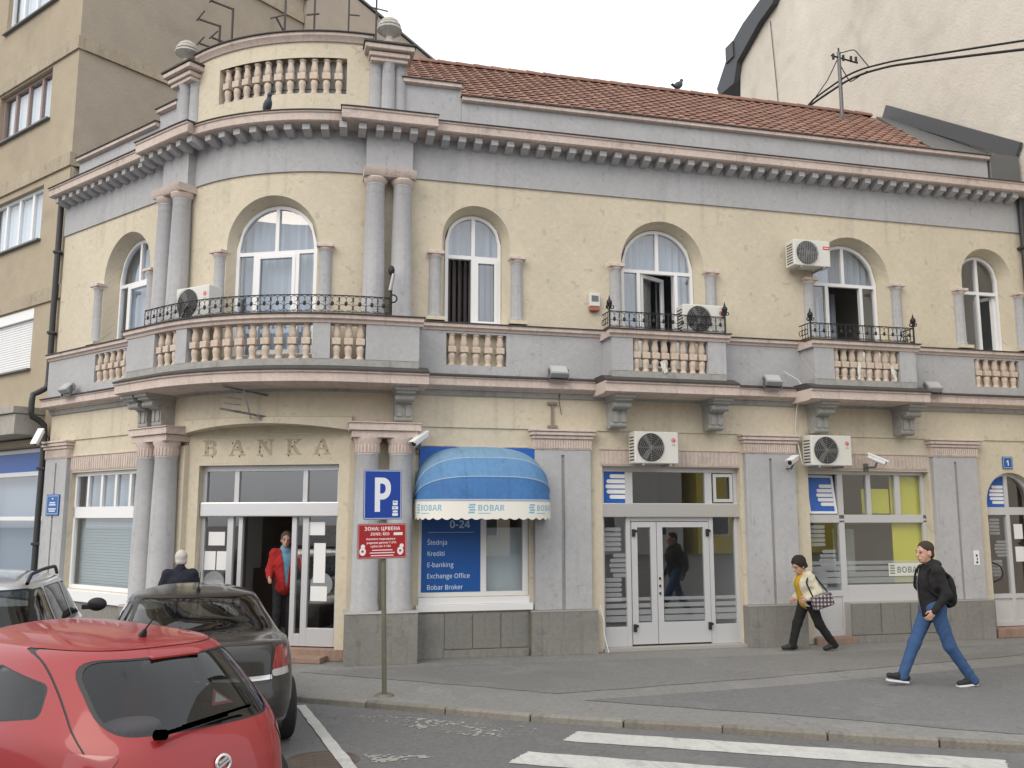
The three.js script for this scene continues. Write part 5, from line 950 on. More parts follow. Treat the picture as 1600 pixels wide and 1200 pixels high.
// loft of waterlines: rear profile R[z,y], side profile S[w,y], front profile F[z,y]; returns triangles
function carTris(R, S, F, nR, nF, M1 = 66, NA = 26) {
  const rows = [];
  for (let i = 0; i <= M1; i++) {
    const t = i / M1, r = cr(R, t), s = cr(S, t), f = cr(F, t), row = [];
    const put = (sx, cx, e, ex, q) => { const c2 = Math.pow(Math.max(0, cx), 2 / ex), s2 = Math.pow(Math.max(0, sx), 2 / ex); row.push(V(s[0] * s2, s[1] + (e[1] - s[1]) * Math.pow(c2, q), e[0] * c2)); };
    for (let k = 0; k <= NA; k++) { const a = Math.PI / 2 * k / NA; put(Math.sin(a), Math.cos(a), r, nR(t), 1.15); }
    for (let k = 1; k <= NA; k++) { const a = Math.PI / 2 * (1 - k / NA); put(Math.sin(a), Math.cos(a), f, nF(t), 1.15); }
    rows.push(row);
  }
  const T = [], N = rows.map((row, i) => row.map((p, k) => { const a = rows[Math.min(M1, i + 1)][k], b = rows[Math.max(0, i - 1)][k], c = row[Math.min(row.length - 1, k + 1)], d = row[Math.max(0, k - 1)]; const u = a.clone().sub(b), v = c.clone().sub(d); if (k === 0) v.set(1, 0, 0).multiplyScalar(Math.max(1e-3, v.length())); if (k === row.length - 1) v.set(-1, 0, 0); const n = v.cross(u).normalize(); if (i === M1 || n.lengthSq() < 0.5) n.set(0, 1, 0); return n; }));
  for (const sg of [1, -1]) for (let i = 0; i < M1; i++) for (let k = 0; k + 1 < rows[0].length; k++) {
    const q = [[i, k], [i, k + 1], [i + 1, k + 1], [i + 1, k]].map(([a, b]) => { const p = rows[a][b], n = N[a][b]; return { p: V(p.x * sg, p.y, p.z), n: V(n.x * sg, n.y, n.z) }; });
    for (const tri of [[0, 1, 2], [0, 2, 3]]) { const t = tri.map(j => q[j]); if (sg < 0) t.reverse(); const ar = t[1].p.clone().sub(t[0].p).cross(t[2].p.clone().sub(t[0].p)).length(); if (ar > 1e-8) T.push(t); }
  }
  return T;
}
const lerpV = (a, b, f) => ({ p: a.p.clone().lerp(b.p, f), n: a.n.clone().lerp(b.n, f).normalize() });
// cut triangles by a convex polygon in a projection: [inside, outside]
function cutPoly(T, pick, proj, poly) {
  const inn = [], out = []; let A = 0; for (let i = 0; i < poly.length; i++) { const a = poly[i], b = poly[(i + 1) % poly.length]; A += a[0] * b[1] - a[1] * b[0]; } if (A < 0) poly = [...poly].reverse();
  const x0 = Math.min(...poly.map(p => p[0])), x1 = Math.max(...poly.map(p => p[0])), y0 = Math.min(...poly.map(p => p[1])), y1 = Math.max(...poly.map(p => p[1]));
  for (const t of T) {
    if (!pick(t)) { out.push(t); continue; }
    const q = t.map(v => proj(v.p));
    if (Math.max(...q.map(p => p[0])) < x0 || Math.min(...q.map(p => p[0])) > x1 || Math.max(...q.map(p => p[1])) < y0 || Math.min(...q.map(p => p[1])) > y1) { out.push(t); continue; }
    let cur = t; const fan = (pg, dst) => { for (let i = 1; i + 1 < pg.length; i++) dst.push([pg[0], pg[i], pg[i + 1]]); }; const pend = [];
    for (let e = 0; e < poly.length && cur.length; e++) {
      const a = poly[e], b = poly[(e + 1) % poly.length], side = v => { const p = proj(v.p); return (b[0] - a[0]) * (p[1] - a[1]) - (b[1] - a[1]) * (p[0] - a[0]); };
      const I = [], O = [];
      for (let i = 0; i < cur.length; i++) { const u = cur[i], v = cur[(i + 1) % cur.length], su = side(u), sv = side(v); (su >= 0 ? I : O).push(u); if ((su > 0 && sv < 0) || (su < 0 && sv > 0)) { const m = lerpV(u, v, su / (su - sv)); I.push(m); O.push(m); } }
      if (O.length > 2) pend.push(O); cur = I.length > 2 ? I : [];
    }
    if (cur.length > 2) { fan(cur, inn); pend.forEach(p => fan(p, out)); } else out.push(t);
  }
  return [inn, out];
}
function triGeo(T, off = 0) {
  const p = new Float32Array(T.length * 9), n = new Float32Array(T.length * 9), u = new Float32Array(T.length * 6); let k = 0, m = 0;
  for (const t of T) for (const v of t) { p[k] = v.p.x + v.n.x * off; n[k++] = v.n.x; p[k] = v.p.y + v.n.y * off; n[k++] = v.n.y; p[k] = v.p.z + v.n.z * off; n[k++] = v.n.z; u[m++] = v.p.x + v.p.z; u[m++] = v.p.y; }
  const g = new THREE.BufferGeometry(); g.setAttribute('position', new THREE.BufferAttribute(p, 3)); g.setAttribute('normal', new THREE.BufferAttribute(n, 3)); g.setAttribute('uv', new THREE.BufferAttribute(u, 2)); return g;
}
function roundPoly(P, r, n = 5) { const o = []; const m = P.length; for (let i = 0; i < m; i++) { const a = P[(i + m - 1) % m], b = P[i], c = P[(i + 1) % m]; const u = [a[0] - b[0], a[1] - b[1]], v = [c[0] - b[0], c[1] - b[1]], lu = Math.hypot(...u), lv = Math.hypot(...v), q = Math.min(r, lu * 0.45, lv * 0.45); const p0 = [b[0] + u[0] / lu * q, b[1] + u[1] / lu * q], p1 = [b[0] + v[0] / lv * q, b[1] + v[1] / lv * q]; for (let k = 0; k <= n; k++) { const t = k / n; o.push([(1 - t) ** 2 * p0[0] + 2 * t * (1 - t) * b[0] + t * t * p1[0], (1 - t) ** 2 * p0[1] + 2 * t * (1 - t) * b[1] + t * t * p1[1]]); } } return o; }
const growPoly = (P, d) => { const cx = P.reduce((a, p) => a + p[0], 0) / P.length, cy = P.reduce((a, p) => a + p[1], 0) / P.length; return P.map(p => { const l = Math.hypot(p[0] - cx, p[1] - cy); return [p[0] + (p[0] - cx) / l * d, p[1] + (p[1] - cy) / l * d]; }); };
const carGlass = new THREE.MeshPhysicalMaterial({ color: lin(0.34, 0.38, 0.38), roughness: 0.0, transmission: 1, thickness: 0, ior: 1.55, side: THREE.DoubleSide });
const seal = std(lin(0.012, 0.012, 0.013), 0.5), lampRed = new THREE.MeshPhysicalMaterial({ color: lin(0.28, 0.012, 0.012), roughness: 0.15, clearcoat: 1, side: THREE.DoubleSide }), lampClear = new THREE.MeshPhysicalMaterial({ color: lin(0.5, 0.48, 0.47), roughness: 0.15, clearcoat: 1, side: THREE.DoubleSide });
const fabric = std(lin(0.035, 0.036, 0.04), 0.95);
const isRear = t => t.every(v => v.p.z > 0.2) && (t[0].n.z + t[1].n.z + t[2].n.z) > 0.5, isSide = sg => t => t.every(v => v.p.x * sg > 0.25) && (t[0].n.x + t[1].n.x + t[2].n.x) * sg > 0.9, isFront = t => t.every(v => v.p.z < 0.3) && (t[0].n.z + t[1].n.z + t[2].n.z) < -0.5;
const XY = p => [p.x, p.y], ZY = p => [p.z, p.y];
function buildCar(label, spec, paint, pos, heading) {
  const g = thing('parked_car', label, 'car', undefined); g.position.set(pos[0], -0.07, pos[1]); g.rotation.y = -heading;
  let T = carTris(spec.R, spec.S, spec.F, spec.nR, spec.nF);
  const add = (nm, pick, proj, poly, mat, border, sub) => {
    let inn; if (border) { [inn, T] = cutPoly(T, pick, proj, growPoly(poly, border)); const [a, b] = cutPoly(inn, () => true, proj, poly); mesh(nm, triGeo(a, -0.004), mat, g); mesh('window_seal', triGeo(b, -0.001), seal, g); } else { [inn, T] = cutPoly(T, pick, proj, poly); mesh(nm, triGeo(inn, sub || 0), mat, g); }
  };
  add('rear_window', isRear, XY, roundPoly(spec.rear, spec.rr || 0.09, 6), carGlass, spec.border || 0.03);
  for (const sg of [-1, 1]) for (const P of spec.side) add('side_window', isSide(sg), ZY, roundPoly(P, 0.05, 4), carGlass, 0.018);
  add('windscreen', isFront, XY, roundPoly(spec.screen, 0.08, 5), carGlass, 0.03);
  for (const sg of [-1, 1]) for (const L of spec.lamps) {
    const [a, rest] = cutPoly(T, t => t.every(v => v.p.x * sg > 0.2), ZY, [[L.z, L.y[0]], [2.6, L.y[0]], [2.6, L.y[1]], [L.z + 0.04, L.y[1]]]);
    const [b, c] = cutPoly(a, () => true, XY, roundPoly(L.p.map(q => [q[0] * sg, q[1]]), 0.03, 4)); T = rest.concat(c); if (b.length) mesh('tail_light', triGeo(b, 0.004), L.m || lampRed, g);
  }
  for (const S of (spec.seams || []).flatMap(q => q.side ? [{ ...q, sg: 1 }, { ...q, sg: -1 }] : [q])) { // shut lines: narrow rings cut out of the skin, set back and dark
    const P = roundPoly(S.p, S.r || 0.05, 4), [a, rest] = cutPoly(T, S.side ? t => t.every(v => v.p.x * S.sg > 0.2) : t => t.every(v => v.p.z > 0.6), S.side ? ZY : XY, growPoly(P, 0.007)), [b, c] = cutPoly(a, () => true, S.side ? ZY : XY, P); T = rest.concat(b); mesh('shut_line', triGeo(c, -0.004), seal, g);
  }
  for (const C of spec.cut || []) { let inn;[inn, T] = cutPoly(T, C.side ? t => isSide(1)(t) || isSide(-1)(t) : isRear, C.side ? ZY : XY, roundPoly(C.p, C.r || 0.01, 3)); if (C.n) mesh(C.n, triGeo(inn, C.off || 0), C.m, g); }
  // wheel arches
  for (const wz of spec.wheels) { const arch = []; for (let k = 0; k < 22; k++) { const a = k / 22 * 6.283; arch.push([wz + 0.35 * Math.cos(a), 0.30 + 0.35 * Math.sin(a)]); } let inn;[inn, T] = cutPoly(T, t => t.every(v => Math.abs(v.p.x) > 0.4), ZY, arch); }
  mesh('body', triGeo(T), paint, g);
  mesh('interior', merge([triGeo(T.filter(t => t.every(v => v.p.y > spec.belt - 0.15)), -0.035), box(-0.72, 0.72, 0.2, 0.3, -1.5, 1.5), box(-0.66, 0.66, 0.3, spec.belt - 0.08, spec.seat + 0.12, spec.seat + 0.3, 0.06), box(-0.66, 0.66, 0.3, 0.55, spec.seat - 0.35, spec.seat + 0.12, 0.05), ...[-0.42, 0.42].flatMap(x => [box(x - 0.14, x + 0.14, spec.belt - 0.04, spec.belt + 0.14, spec.seat + 0.16, spec.seat + 0.26, 0.04), box(x - 0.25, x + 0.25, 0.35, spec.belt, spec.seat - 0.95, spec.seat - 0.78, 0.06), box(x - 0.14, x + 0.14, spec.belt + 0.02, spec.belt + 0.22, spec.seat - 0.93, spec.seat - 0.83, 0.04)]), box(-0.6, 0.6, spec.belt - 0.12, spec.belt - 0.09, spec.seat + 0.2, spec.shelf)]), fabric, g);
  mesh('underbody', box(-0.74, 0.74, 0.17, 0.34, -1.8, 1.8, 0.04), M.black, g);
  const tyre = lathe([[0.20, -0.095], [0.28, -0.10], [0.305, -0.08], [0.312, 0], [0.305, 0.08], [0.28, 0.10], [0.20, 0.095]], 28), rim = merge([lathe([[0.205, -0.07], [0.20, 0.05], [0.19, 0.075], [0.205, 0.09]], 28), lathe([[0, 0.06], [0.06, 0.065], [0.07, 0.05]], 16), ...[0, 1, 2, 3, 4, 5, 6].map(k => { const b = box(-0.022, 0.022, 0.03, 0.062, 0.05, 0.2); b.rotateY(k * 2 * Math.PI / 7); return b; })]);
  for (const wz of spec.wheels) for (const sg of [-1, 1]) { const w = mesh('wheel', tyre, M.rubber, g); w.rotation.z = -sg * Math.PI / 2; w.position.set(sg * (spec.track || 0.76), 0.312, wz); mesh('rim', rim, M.galv, w); }
  return g;
}
const paintM = (c, o = {}) => new THREE.MeshPhysicalMaterial({ color: c, roughness: 0.42, metalness: 0.1, clearcoat: 1, clearcoatRoughness: 0.05, side: THREE.DoubleSide, ...o });
// red hatchback
{
  const sp = {
    R: [[1.72, 0.20], [1.96, 0.30], [2.02, 0.48], [1.99, 0.62], [1.955, 0.74], [1.90, 0.86], [1.83, 0.95], [1.62, 1.16], [1.42, 1.33], [1.27, 1.395], [0.75, 1.435], [0.3, 1.45], [0, 1.455]],
    S: [[0.74, 0.20], [0.82, 0.28], [0.855, 0.45], [0.86, 0.60], [0.862, 0.72], [0.85, 0.85], [0.825, 0.94], [0.72, 1.17], [0.64, 1.30], [0.56, 1.365], [0.36, 1.42], [0.16, 1.45], [0, 1.455]],
    F: [[-1.72, 0.2], [-1.95, 0.3], [-2.0, 0.45], [-1.95, 0.58], [-1.84, 0.70], [-1.5, 0.82], [-1.05, 0.93], [-0.62, 1.16], [-0.38, 1.31], [-0.28, 1.36], [-0.2, 1.42], [-0.08, 1.45], [0, 1.455]],
    nR: t => 2.75 + 0.5 * t, nF: t => 3.0, belt: 0.93, seat: 0.55, shelf: 1.42,
    rear: [[-0.53, 0.955], [0.53, 0.955], [0.50, 1.325], [-0.50, 1.325]], rr: 0.13, border: 0.02,
    side: [[[0.62, 0.95], [1.20, 1.03], [1.12, 1.19], [0.60, 1.27]], [[-0.35, 0.93], [0.52, 0.945], [0.50, 1.27], [0.02, 1.27]]],
    screen: [[-0.66, 0.97], [0.66, 0.97], [0.5, 1.31], [-0.5, 1.31]],
    lamps: [{ z: 1.48, y: [0.6, 0.95], p: [[0.50, 0.86], [0.97, 0.90], [0.97, 0.64], [0.62, 0.68]] }],
    seams: [{ p: [[-0.56, 0.56], [0.56, 0.56], [0.63, 0.95], [0.56, 1.375], [-0.56, 1.375], [-0.63, 0.95]] }, { p: [[-0.42, 0.32], [0.56, 0.32], [0.58, 0.93], [-0.42, 0.91]], side: true }],
    cut: [], wheels: [-1.22, 1.24], track: 0.75,
  };
  const red = paintM(lin(0.27, 0.008, 0.011), { roughness: 0.5, clearcoat: 0.6 });
  const car = buildCar('red hatchback seen from behind, warning sticker in its rear window', sp, red, [-0.30 - 0.616 * 2.02, 8.18 - 0.788 * 2.02], -38 * Math.PI / 180); car.scale.set(1.05, 0.985, 1.05);
  mesh('antenna', merge([rod(V(0, 1.42, 1.05), V(0, 1.46, 1.08), 0.028, 10, 0.012), rod(V(0, 1.455, 1.07), V(0.0, 1.66, 1.30), 0.006, 6, 0.003)]), M.black, car);
  const em = new THREE.TorusGeometry(0.045, 0.010, 6, 20); em.rotateX(-0.12); em.translate(0, 0.755, 1.958); mesh('emblem', merge([boxUV(clean(em)), boxUV(bar(V(-0.04, 0.735, 1.968), V(0.04, 0.775, 1.962), 0.02, 0.012)), boxUV(bar(V(-0.035, 0.76, 1.966), V(0.02, 0.785, 1.962), 0.012, 0.012))]), M.steel, car);
  mesh('wiper', merge([rod(V(0.30, 0.955, 1.845), V(0.36, 0.965, 1.85), 0.03, 10), boxUV(bar(V(0.33, 0.965, 1.862), V(-0.1, 1.0, 1.83), 0.018, 0.02)), boxUV(bar(V(0.2, 0.985, 1.852), V(-0.28, 1.02, 1.80), 0.012, 0.014))]).scale(-1, 1, 1), M.black, car);
  mesh('brake_light', box(-0.16, 0.16, 1.318, 1.338, 1.40, 1.445, 0.006), lampRed, car);
  const bt = canvasTex(128, 128, (c, w, h) => { c.fillStyle = '#d4d8d8'; c.fillRect(0, 0, w, h); c.fillStyle = '#4a6a66'; c.fillRect(50, 50, 28, 50); });
  const tri = mesh('warning_sticker', flat([[-0.075, 0], [0.075, 0], [0, 0.13]]), std(lin(0.60, 0.10, 0.14), 0.7), car); tri.position.set(0.16, 1.035, 1.70); tri.rotation.x = -0.9; mesh('sticker_centre', flat([[-0.045, 0.02], [0.045, 0.02], [0, 0.095]], 0.002), M.paper, tri);
  const cl = new THREE.SphereGeometry(0.17, 14, 10); cl.scale(1.2, 0.35, 0.7); const cloth = mesh('cloth', boxUV(clean(cl)), std(lin(0.42, 0.28, 0.34), 0.95), car); cloth.position.set(-0.28, 0.93, 1.42);
}
// black saloon
{
  const sp = {
    R: [[2.08, 0.20], [2.27, 0.30], [2.32, 0.46], [2.31, 0.60], [2.27, 0.72], [2.25, 0.88], [2.22, 0.98], [2.12, 1.035], [1.66, 1.07], [1.38, 1.20], [1.05, 1.335], [0.80, 1.40], [0.4, 1.445], [0, 1.455]],
    S: [[0.78, 0.20], [0.86, 0.28], [0.895, 0.45], [0.90, 0.58], [0.90, 0.70], [0.89, 0.82], [0.875, 0.90], [0.86, 0.935], [0.83, 0.965], [0.73, 1.17], [0.655, 1.30], [0.59, 1.365], [0.3, 1.44], [0, 1.455]],
    F: [[-2.05, 0.2], [-2.25, 0.3], [-2.3, 0.45], [-2.26, 0.6], [-2.18, 0.70], [-1.9, 0.80], [-1.5, 0.87], [-1.2, 0.91], [-1.05, 0.95], [-0.7, 1.15], [-0.4, 1.31], [-0.3, 1.37], [-0.12, 1.44], [0, 1.455]],
    nR: t => 4.4 - 0.9 * t, nF: t => 3.2, belt: 0.95, seat: 0.75, shelf: 1.55,
    rear: [[-0.68, 1.075], [0.68, 1.075], [0.555, 1.365], [-0.555, 1.365]], rr: 0.06,
    side: [[[0.45, 0.985], [1.28, 1.01], [0.86, 1.29], [0.42, 1.31]], [[-0.65, 0.97], [0.36, 0.98], [0.34, 1.31], [-0.12, 1.30]]],
    screen: [[-0.68, 0.98], [0.68, 0.98], [0.52, 1.32], [-0.52, 1.32]],
    lamps: [{ z: 1.86, y: [0.7, 1.0], p: [[0.56, 0.80], [0.99, 0.79], [0.99, 0.99], [0.60, 0.985]] }, { z: 1.92, y: [0.7, 0.81], p: [[0.57, 0.735], [0.99, 0.72], [0.99, 0.788], [0.56, 0.798]], m: lampClear }],
    seams: [{ p: [[-0.54, 0.69], [0.54, 0.69], [0.57, 1.02], [-0.57, 1.02]], r: 0.03 }, { p: [[-0.8, 0.3], [0.3, 0.3], [0.34, 0.95], [-0.7, 0.93]], side: true }, { p: [[0.33, 0.3], [1.0, 0.3], [1.3, 0.96], [0.37, 0.95]], side: true }],
    cut: [{ p: [[-0.56, 0.715], [0.56, 0.715], [0.56, 0.755], [-0.56, 0.755]], n: 'chrome_strip', m: M.steel, off: 0.008 }, { p: [[-0.27, 0.56], [0.27, 0.56], [0.27, 0.67], [-0.27, 0.67]], n: 'plate_recess', m: M.black, off: -0.002 }], wheels: [-1.38, 1.36], track: 0.80,
  };
  const car = buildCar('black saloon with dusty boot parked nose to the bank entrance', sp, paintM(lin(0.009, 0.0085, 0.008), { roughness: 0.55, clearcoat: 0.8, clearcoatRoughness: 0.12 }), [-0.57 - 0.156 * 2.3, 5.38 - 0.988 * 2.3], -9 * Math.PI / 180);
  mesh('antenna', merge([rod(V(0, 1.42, 0.72), V(0, 1.45, 0.74), 0.025, 10, 0.012), rod(V(0, 1.445, 0.73), V(0, 1.62, 0.92), 0.006, 6, 0.003)]), M.black, car);
  mesh('number_plate', box(-0.26, 0.26, 0.565, 0.665, 2.305, 2.318), M.paper, car);
}
// silver estate with roof rails
{
  const sp = {
    R: [[2.0, 0.22], [2.18, 0.32], [2.22, 0.50], [2.2, 0.66], [2.15, 0.8], [2.12, 0.94], [2.08, 1.03], [1.98, 1.22], [1.86, 1.40], [1.74, 1.49], [1.2, 1.535], [0.5, 1.555], [0, 1.56]],
    S: [[0.78, 0.22], [0.86, 0.30], [0.885, 0.48], [0.89, 0.62], [0.89, 0.76], [0.88, 0.90], [0.86, 0.99], [0.76, 1.24], [0.69, 1.40], [0.62, 1.475], [0.4, 1.53], [0.18, 1.55], [0, 1.56]],
    F: [[-2.0, 0.22], [-2.18, 0.32], [-2.22, 0.5], [-2.15, 0.66], [-2.0, 0.78], [-1.6, 0.9], [-1.15, 1.0], [-0.75, 1.24], [-0.45, 1.41], [-0.3, 1.47], [-0.2, 1.52], [-0.08, 1.55], [0, 1.56]],
    nR: t => 4.6, nF: t => 3.2, belt: 1.0, seat: 0.5, shelf: 1.7,
    rear: [[-0.70, 1.03], [0.70, 1.03], [0.62, 1.425], [-0.62, 1.425]], rr: 0.08,
    side: [[[1.15, 1.03], [1.82, 1.06], [1.66, 1.40], [1.12, 1.41]], [[0.20, 1.02], [1.06, 1.03], [1.04, 1.41], [0.18, 1.41]], [[-0.85, 1.01], [0.11, 1.02], [0.10, 1.41], [-0.30, 1.38]]],
    screen: [[-0.68, 1.03], [0.68, 1.03], [0.55, 1.42], [-0.55, 1.42]],
    lamps: [{ z: 1.95, y: [0.7, 1.1], p: [[0.68, 0.75], [0.99, 0.75], [0.99, 1.02], [0.72, 1.02]] }], seams: [{ p: [[-0.9, 0.3], [0.1, 0.3], [0.14, 0.99], [-0.8, 0.97]], side: true }, { p: [[0.13, 0.3], [0.95, 0.3], [1.1, 1.0], [0.17, 0.99]], side: true }], cut: [], wheels: [-1.32, 1.3], track: 0.78,
  };
  const car = buildCar('silver estate car with roof rails parked beside the black saloon', sp, paintM(lin(0.52, 0.55, 0.58), { metalness: 0.4, roughness: 0.35 }), [-3.27, 1.75], -3 * Math.PI / 180);
  for (const sg of [-1, 1]) mesh('roof_rail', tube([V(sg * 0.60, 1.48, 1.55), V(sg * 0.61, 1.57, 1.40), V(sg * 0.62, 1.595, 0.8), V(sg * 0.62, 1.59, 0.1), V(sg * 0.60, 1.50, -0.2)], 0.02, 8, false, 30), M.black, car);
  for (const sg of [-1, 1]) { const m = new THREE.SphereGeometry(0.12, 14, 10); m.scale(1.0, 0.72, 0.55); m.translate(sg * 1.02, 1.06, -0.72); mesh('wing_mirror', merge([boxUV(clean(m)), box(sg > 0 ? 0.84 : -0.95, sg > 0 ? 0.95 : -0.84, 1.0, 1.06, -0.76, -0.68, 0.01)]), M.black, car); }
}
// ---------------------------------------------------------------- people
const smin = (a, b, k) => { const h = Math.max(k - Math.abs(a - b), 0) / k; return Math.min(a, b) - h * h * k * 0.25; };
function cap(a, b, ra, rb = ra) { const [ax, ay, az] = a, dx = b[0] - ax, dy = b[1] - ay, dz = b[2] - az, dd = dx * dx + dy * dy + dz * dz || 1e-9; return { f: (x, y, z) => { const t = Math.max(0, Math.min(1, ((x - ax) * dx + (y - ay) * dy + (z - az) * dz) / dd)); return Math.hypot(x - ax - dx * t, y - ay - dy * t, z - az - dz * t) - ra - (rb - ra) * t; }, lo: [0, 1, 2].map(i => Math.min(a[i], b[i]) - Math.max(ra, rb)), hi: [0, 1, 2].map(i => Math.max(a[i], b[i]) + Math.max(ra, rb)) }; }
function ell(c, r, m) { const mn = Math.min(...r), R = Math.max(...r); let inv = null; if (m) { inv = new THREE.Matrix3().setFromMatrix4(new THREE.Matrix4().makeRotationFromEuler(new THREE.Euler(...m))).transpose().elements; } return { f: (x, y, z) => { let p = x - c[0], q = y - c[1], s = z - c[2]; if (inv) { const a = inv[0] * p + inv[3] * q + inv[6] * s, b = inv[1] * p + inv[4] * q + inv[7] * s, d = inv[2] * p + inv[5] * q + inv[8] * s; p = a; q = b; s = d; } const k = Math.hypot(p / r[0], q / r[1], s / r[2]); return k < 1e-6 ? -mn : k * (k - 1) / Math.hypot(p / r[0] ** 2, q / r[1] ** 2, s / r[2] ** 2); }, lo: c.map(v => v - R), hi: c.map(v => v + R) }; }
function sdfGeo(prims, cell, k, cuts = [], wrinkle = 0) {
  const lo = [0, 1, 2].map(i => Math.min(...prims.map(p => p.lo[i])) - 3 * cell), hi = [0, 1, 2].map(i => Math.max(...prims.map(p => p.hi[i])) + 3 * cell);
  const n = [0, 1, 2].map(i => Math.ceil((hi[i] - lo[i]) / cell) + 1);
  const F = (x, y, z) => { let d = 9; for (const p of prims) { const m = k * 1.2; if (x < p.lo[0] - m - 0.03 && d < 0.2) continue; d = smin(d, p.f(x, y, z), k); } if (wrinkle) d += wrinkle * (Math.sin(y * 61 + 4 * Math.sin(x * 23) + 3 * Math.sin(z * 17)) * 0.6 + Math.sin(y * 27 - x * 33 + z * 41) * 0.4); for (const c of cuts) d = Math.max(d, c(x, y, z)); return d; };
  const v = new Float32Array(n[0] * n[1] * n[2]); const id = (i, j, l) => i + n[0] * (j + n[1] * l);
  for (let l = 0; l < n[2]; l++) for (let j = 0; j < n[1]; j++) for (let i = 0; i < n[0]; i++) v[id(i, j, l)] = F(lo[0] + i * cell, lo[1] + j * cell, lo[2] + l * cell);
  const vi = new Int32Array(v.length).fill(-1), pos = [], idx = [];
  for (let l = 0; l + 1 < n[2]; l++) for (let j = 0; j + 1 < n[1]; j++) for (let i = 0; i + 1 < n[0]; i++) {
    let sx = 0, sy = 0, sz = 0, c = 0; const q = [0, 1, 2, 3, 4, 5, 6, 7].map(b => v[id(i + (b & 1), j + (b >> 1 & 1), l + (b >> 2))]);
    if (q.every(a => a > 0) || q.every(a => a <= 0)) continue;
    for (const [a, b] of [[0, 1], [2, 3], [4, 5], [6, 7], [0, 2], [1, 3], [4, 6], [5, 7], [0, 4], [1, 5], [2, 6], [3, 7]]) if ((q[a] > 0) !== (q[b] > 0)) { const t = q[a] / (q[a] - q[b]); sx += (a & 1) + ((b & 1) - (a & 1)) * t; sy += (a >> 1 & 1) + ((b >> 1 & 1) - (a >> 1 & 1)) * t; sz += (a >> 2) + ((b >> 2) - (a >> 2)) * t; c++; }
    vi[id(i, j, l)] = pos.length / 3; pos.push(lo[0] + (i + sx / c) * cell, lo[1] + (j + sy / c) * cell, lo[2] + (l + sz / c) * cell);
  }
  for (let l = 1; l + 1 < n[2]; l++) for (let j = 1; j + 1 < n[1]; j++) for (let i = 1; i + 1 < n[0]; i++) {
    const a = v[id(i, j, l)] > 0;
    const qd = (p, flip) => { if (p.some(x => x < 0)) return; flip ? idx.push(p[0], p[2], p[1], p[0], p[3], p[2]) : idx.push(p[0], p[1], p[2], p[0], p[2], p[3]); };
    if (a !== v[id(i + 1, j, l)] > 0) qd([vi[id(i, j - 1, l - 1)], vi[id(i, j, l - 1)], vi[id(i, j, l)], vi[id(i, j - 1, l)]], a);
    if (a !== v[id(i, j + 1, l)] > 0) qd([vi[id(i - 1, j, l - 1)], vi[id(i - 1, j, l)], vi[id(i, j, l)], vi[id(i, j, l - 1)]], a);
    if (a !== v[id(i, j, l + 1)] > 0) qd([vi[id(i - 1, j - 1, l)], vi[id(i, j - 1, l)], vi[id(i, j, l)], vi[id(i - 1, j, l)]], a);
  }
  const nr = new Float32Array(pos.length), e = cell * 0.5;
  for (let i = 0; i < pos.length; i += 3) { const [x, y, z] = [pos[i], pos[i + 1], pos[i + 2]]; let a = F(x + e, y, z) - F(x - e, y, z), b = F(x, y + e, z) - F(x, y - e, z), c = F(x, y, z + e) - F(x, y, z - e); const L = Math.hypot(a, b, c) || 1; nr[i] = a / L; nr[i + 1] = b / L; nr[i + 2] = c / L; }
  let g = new THREE.BufferGeometry(); g.setAttribute('position', new THREE.Float32BufferAttribute(pos, 3)); g.setAttribute('normal', new THREE.BufferAttribute(nr, 3)); g.setIndex(idx); g = g.toNonIndexed(); return boxUV(g);
}
// head in its own frame: centre between the ears, face +z
const headGeo = sdfGeo([ell([0, 0.045, -0.012], [0.075, 0.088, 0.094]), ell([0, -0.02, 0.03], [0.060, 0.085, 0.062]), ell([0, -0.085, 0.052], [0.036, 0.030, 0.034]), cap([0, 0.015, 0.092], [0, -0.028, 0.112], 0.009, 0.014), ell([0.074, -0.012, -0.008], [0.010, 0.030, 0.018]), ell([-0.074, -0.012, -0.008], [0.010, 0.030, 0.018]), ell([0, -0.060, 0.088], [0.024, 0.010, 0.010]), cap([-0.04, 0.028, 0.080], [0.04, 0.028, 0.080], 0.012), cap([0, -0.06, -0.01], [0, -0.16, -0.02], 0.05, 0.052)], 0.006, 0.022);
const eyeGeo = merge([-1, 1].map(s => { const e = new THREE.SphereGeometry(0.010, 8, 6); e.scale(1.3, 0.7, 0.6); e.translate(s * 0.030, 0.008, 0.088); return boxUV(clean(e)); }));
const browGeo = merge([-1, 1].map(s => { const e = new THREE.SphereGeometry(0.018, 8, 6); e.scale(1.2, 0.25, 0.4); e.translate(s * 0.032, 0.034, 0.089); return boxUV(clean(e)); }));
const lipGeo = (() => { const e = new THREE.SphereGeometry(0.02, 8, 6); e.scale(1, 0.28, 0.4); e.translate(0, -0.060, 0.094); return boxUV(clean(e)); })();
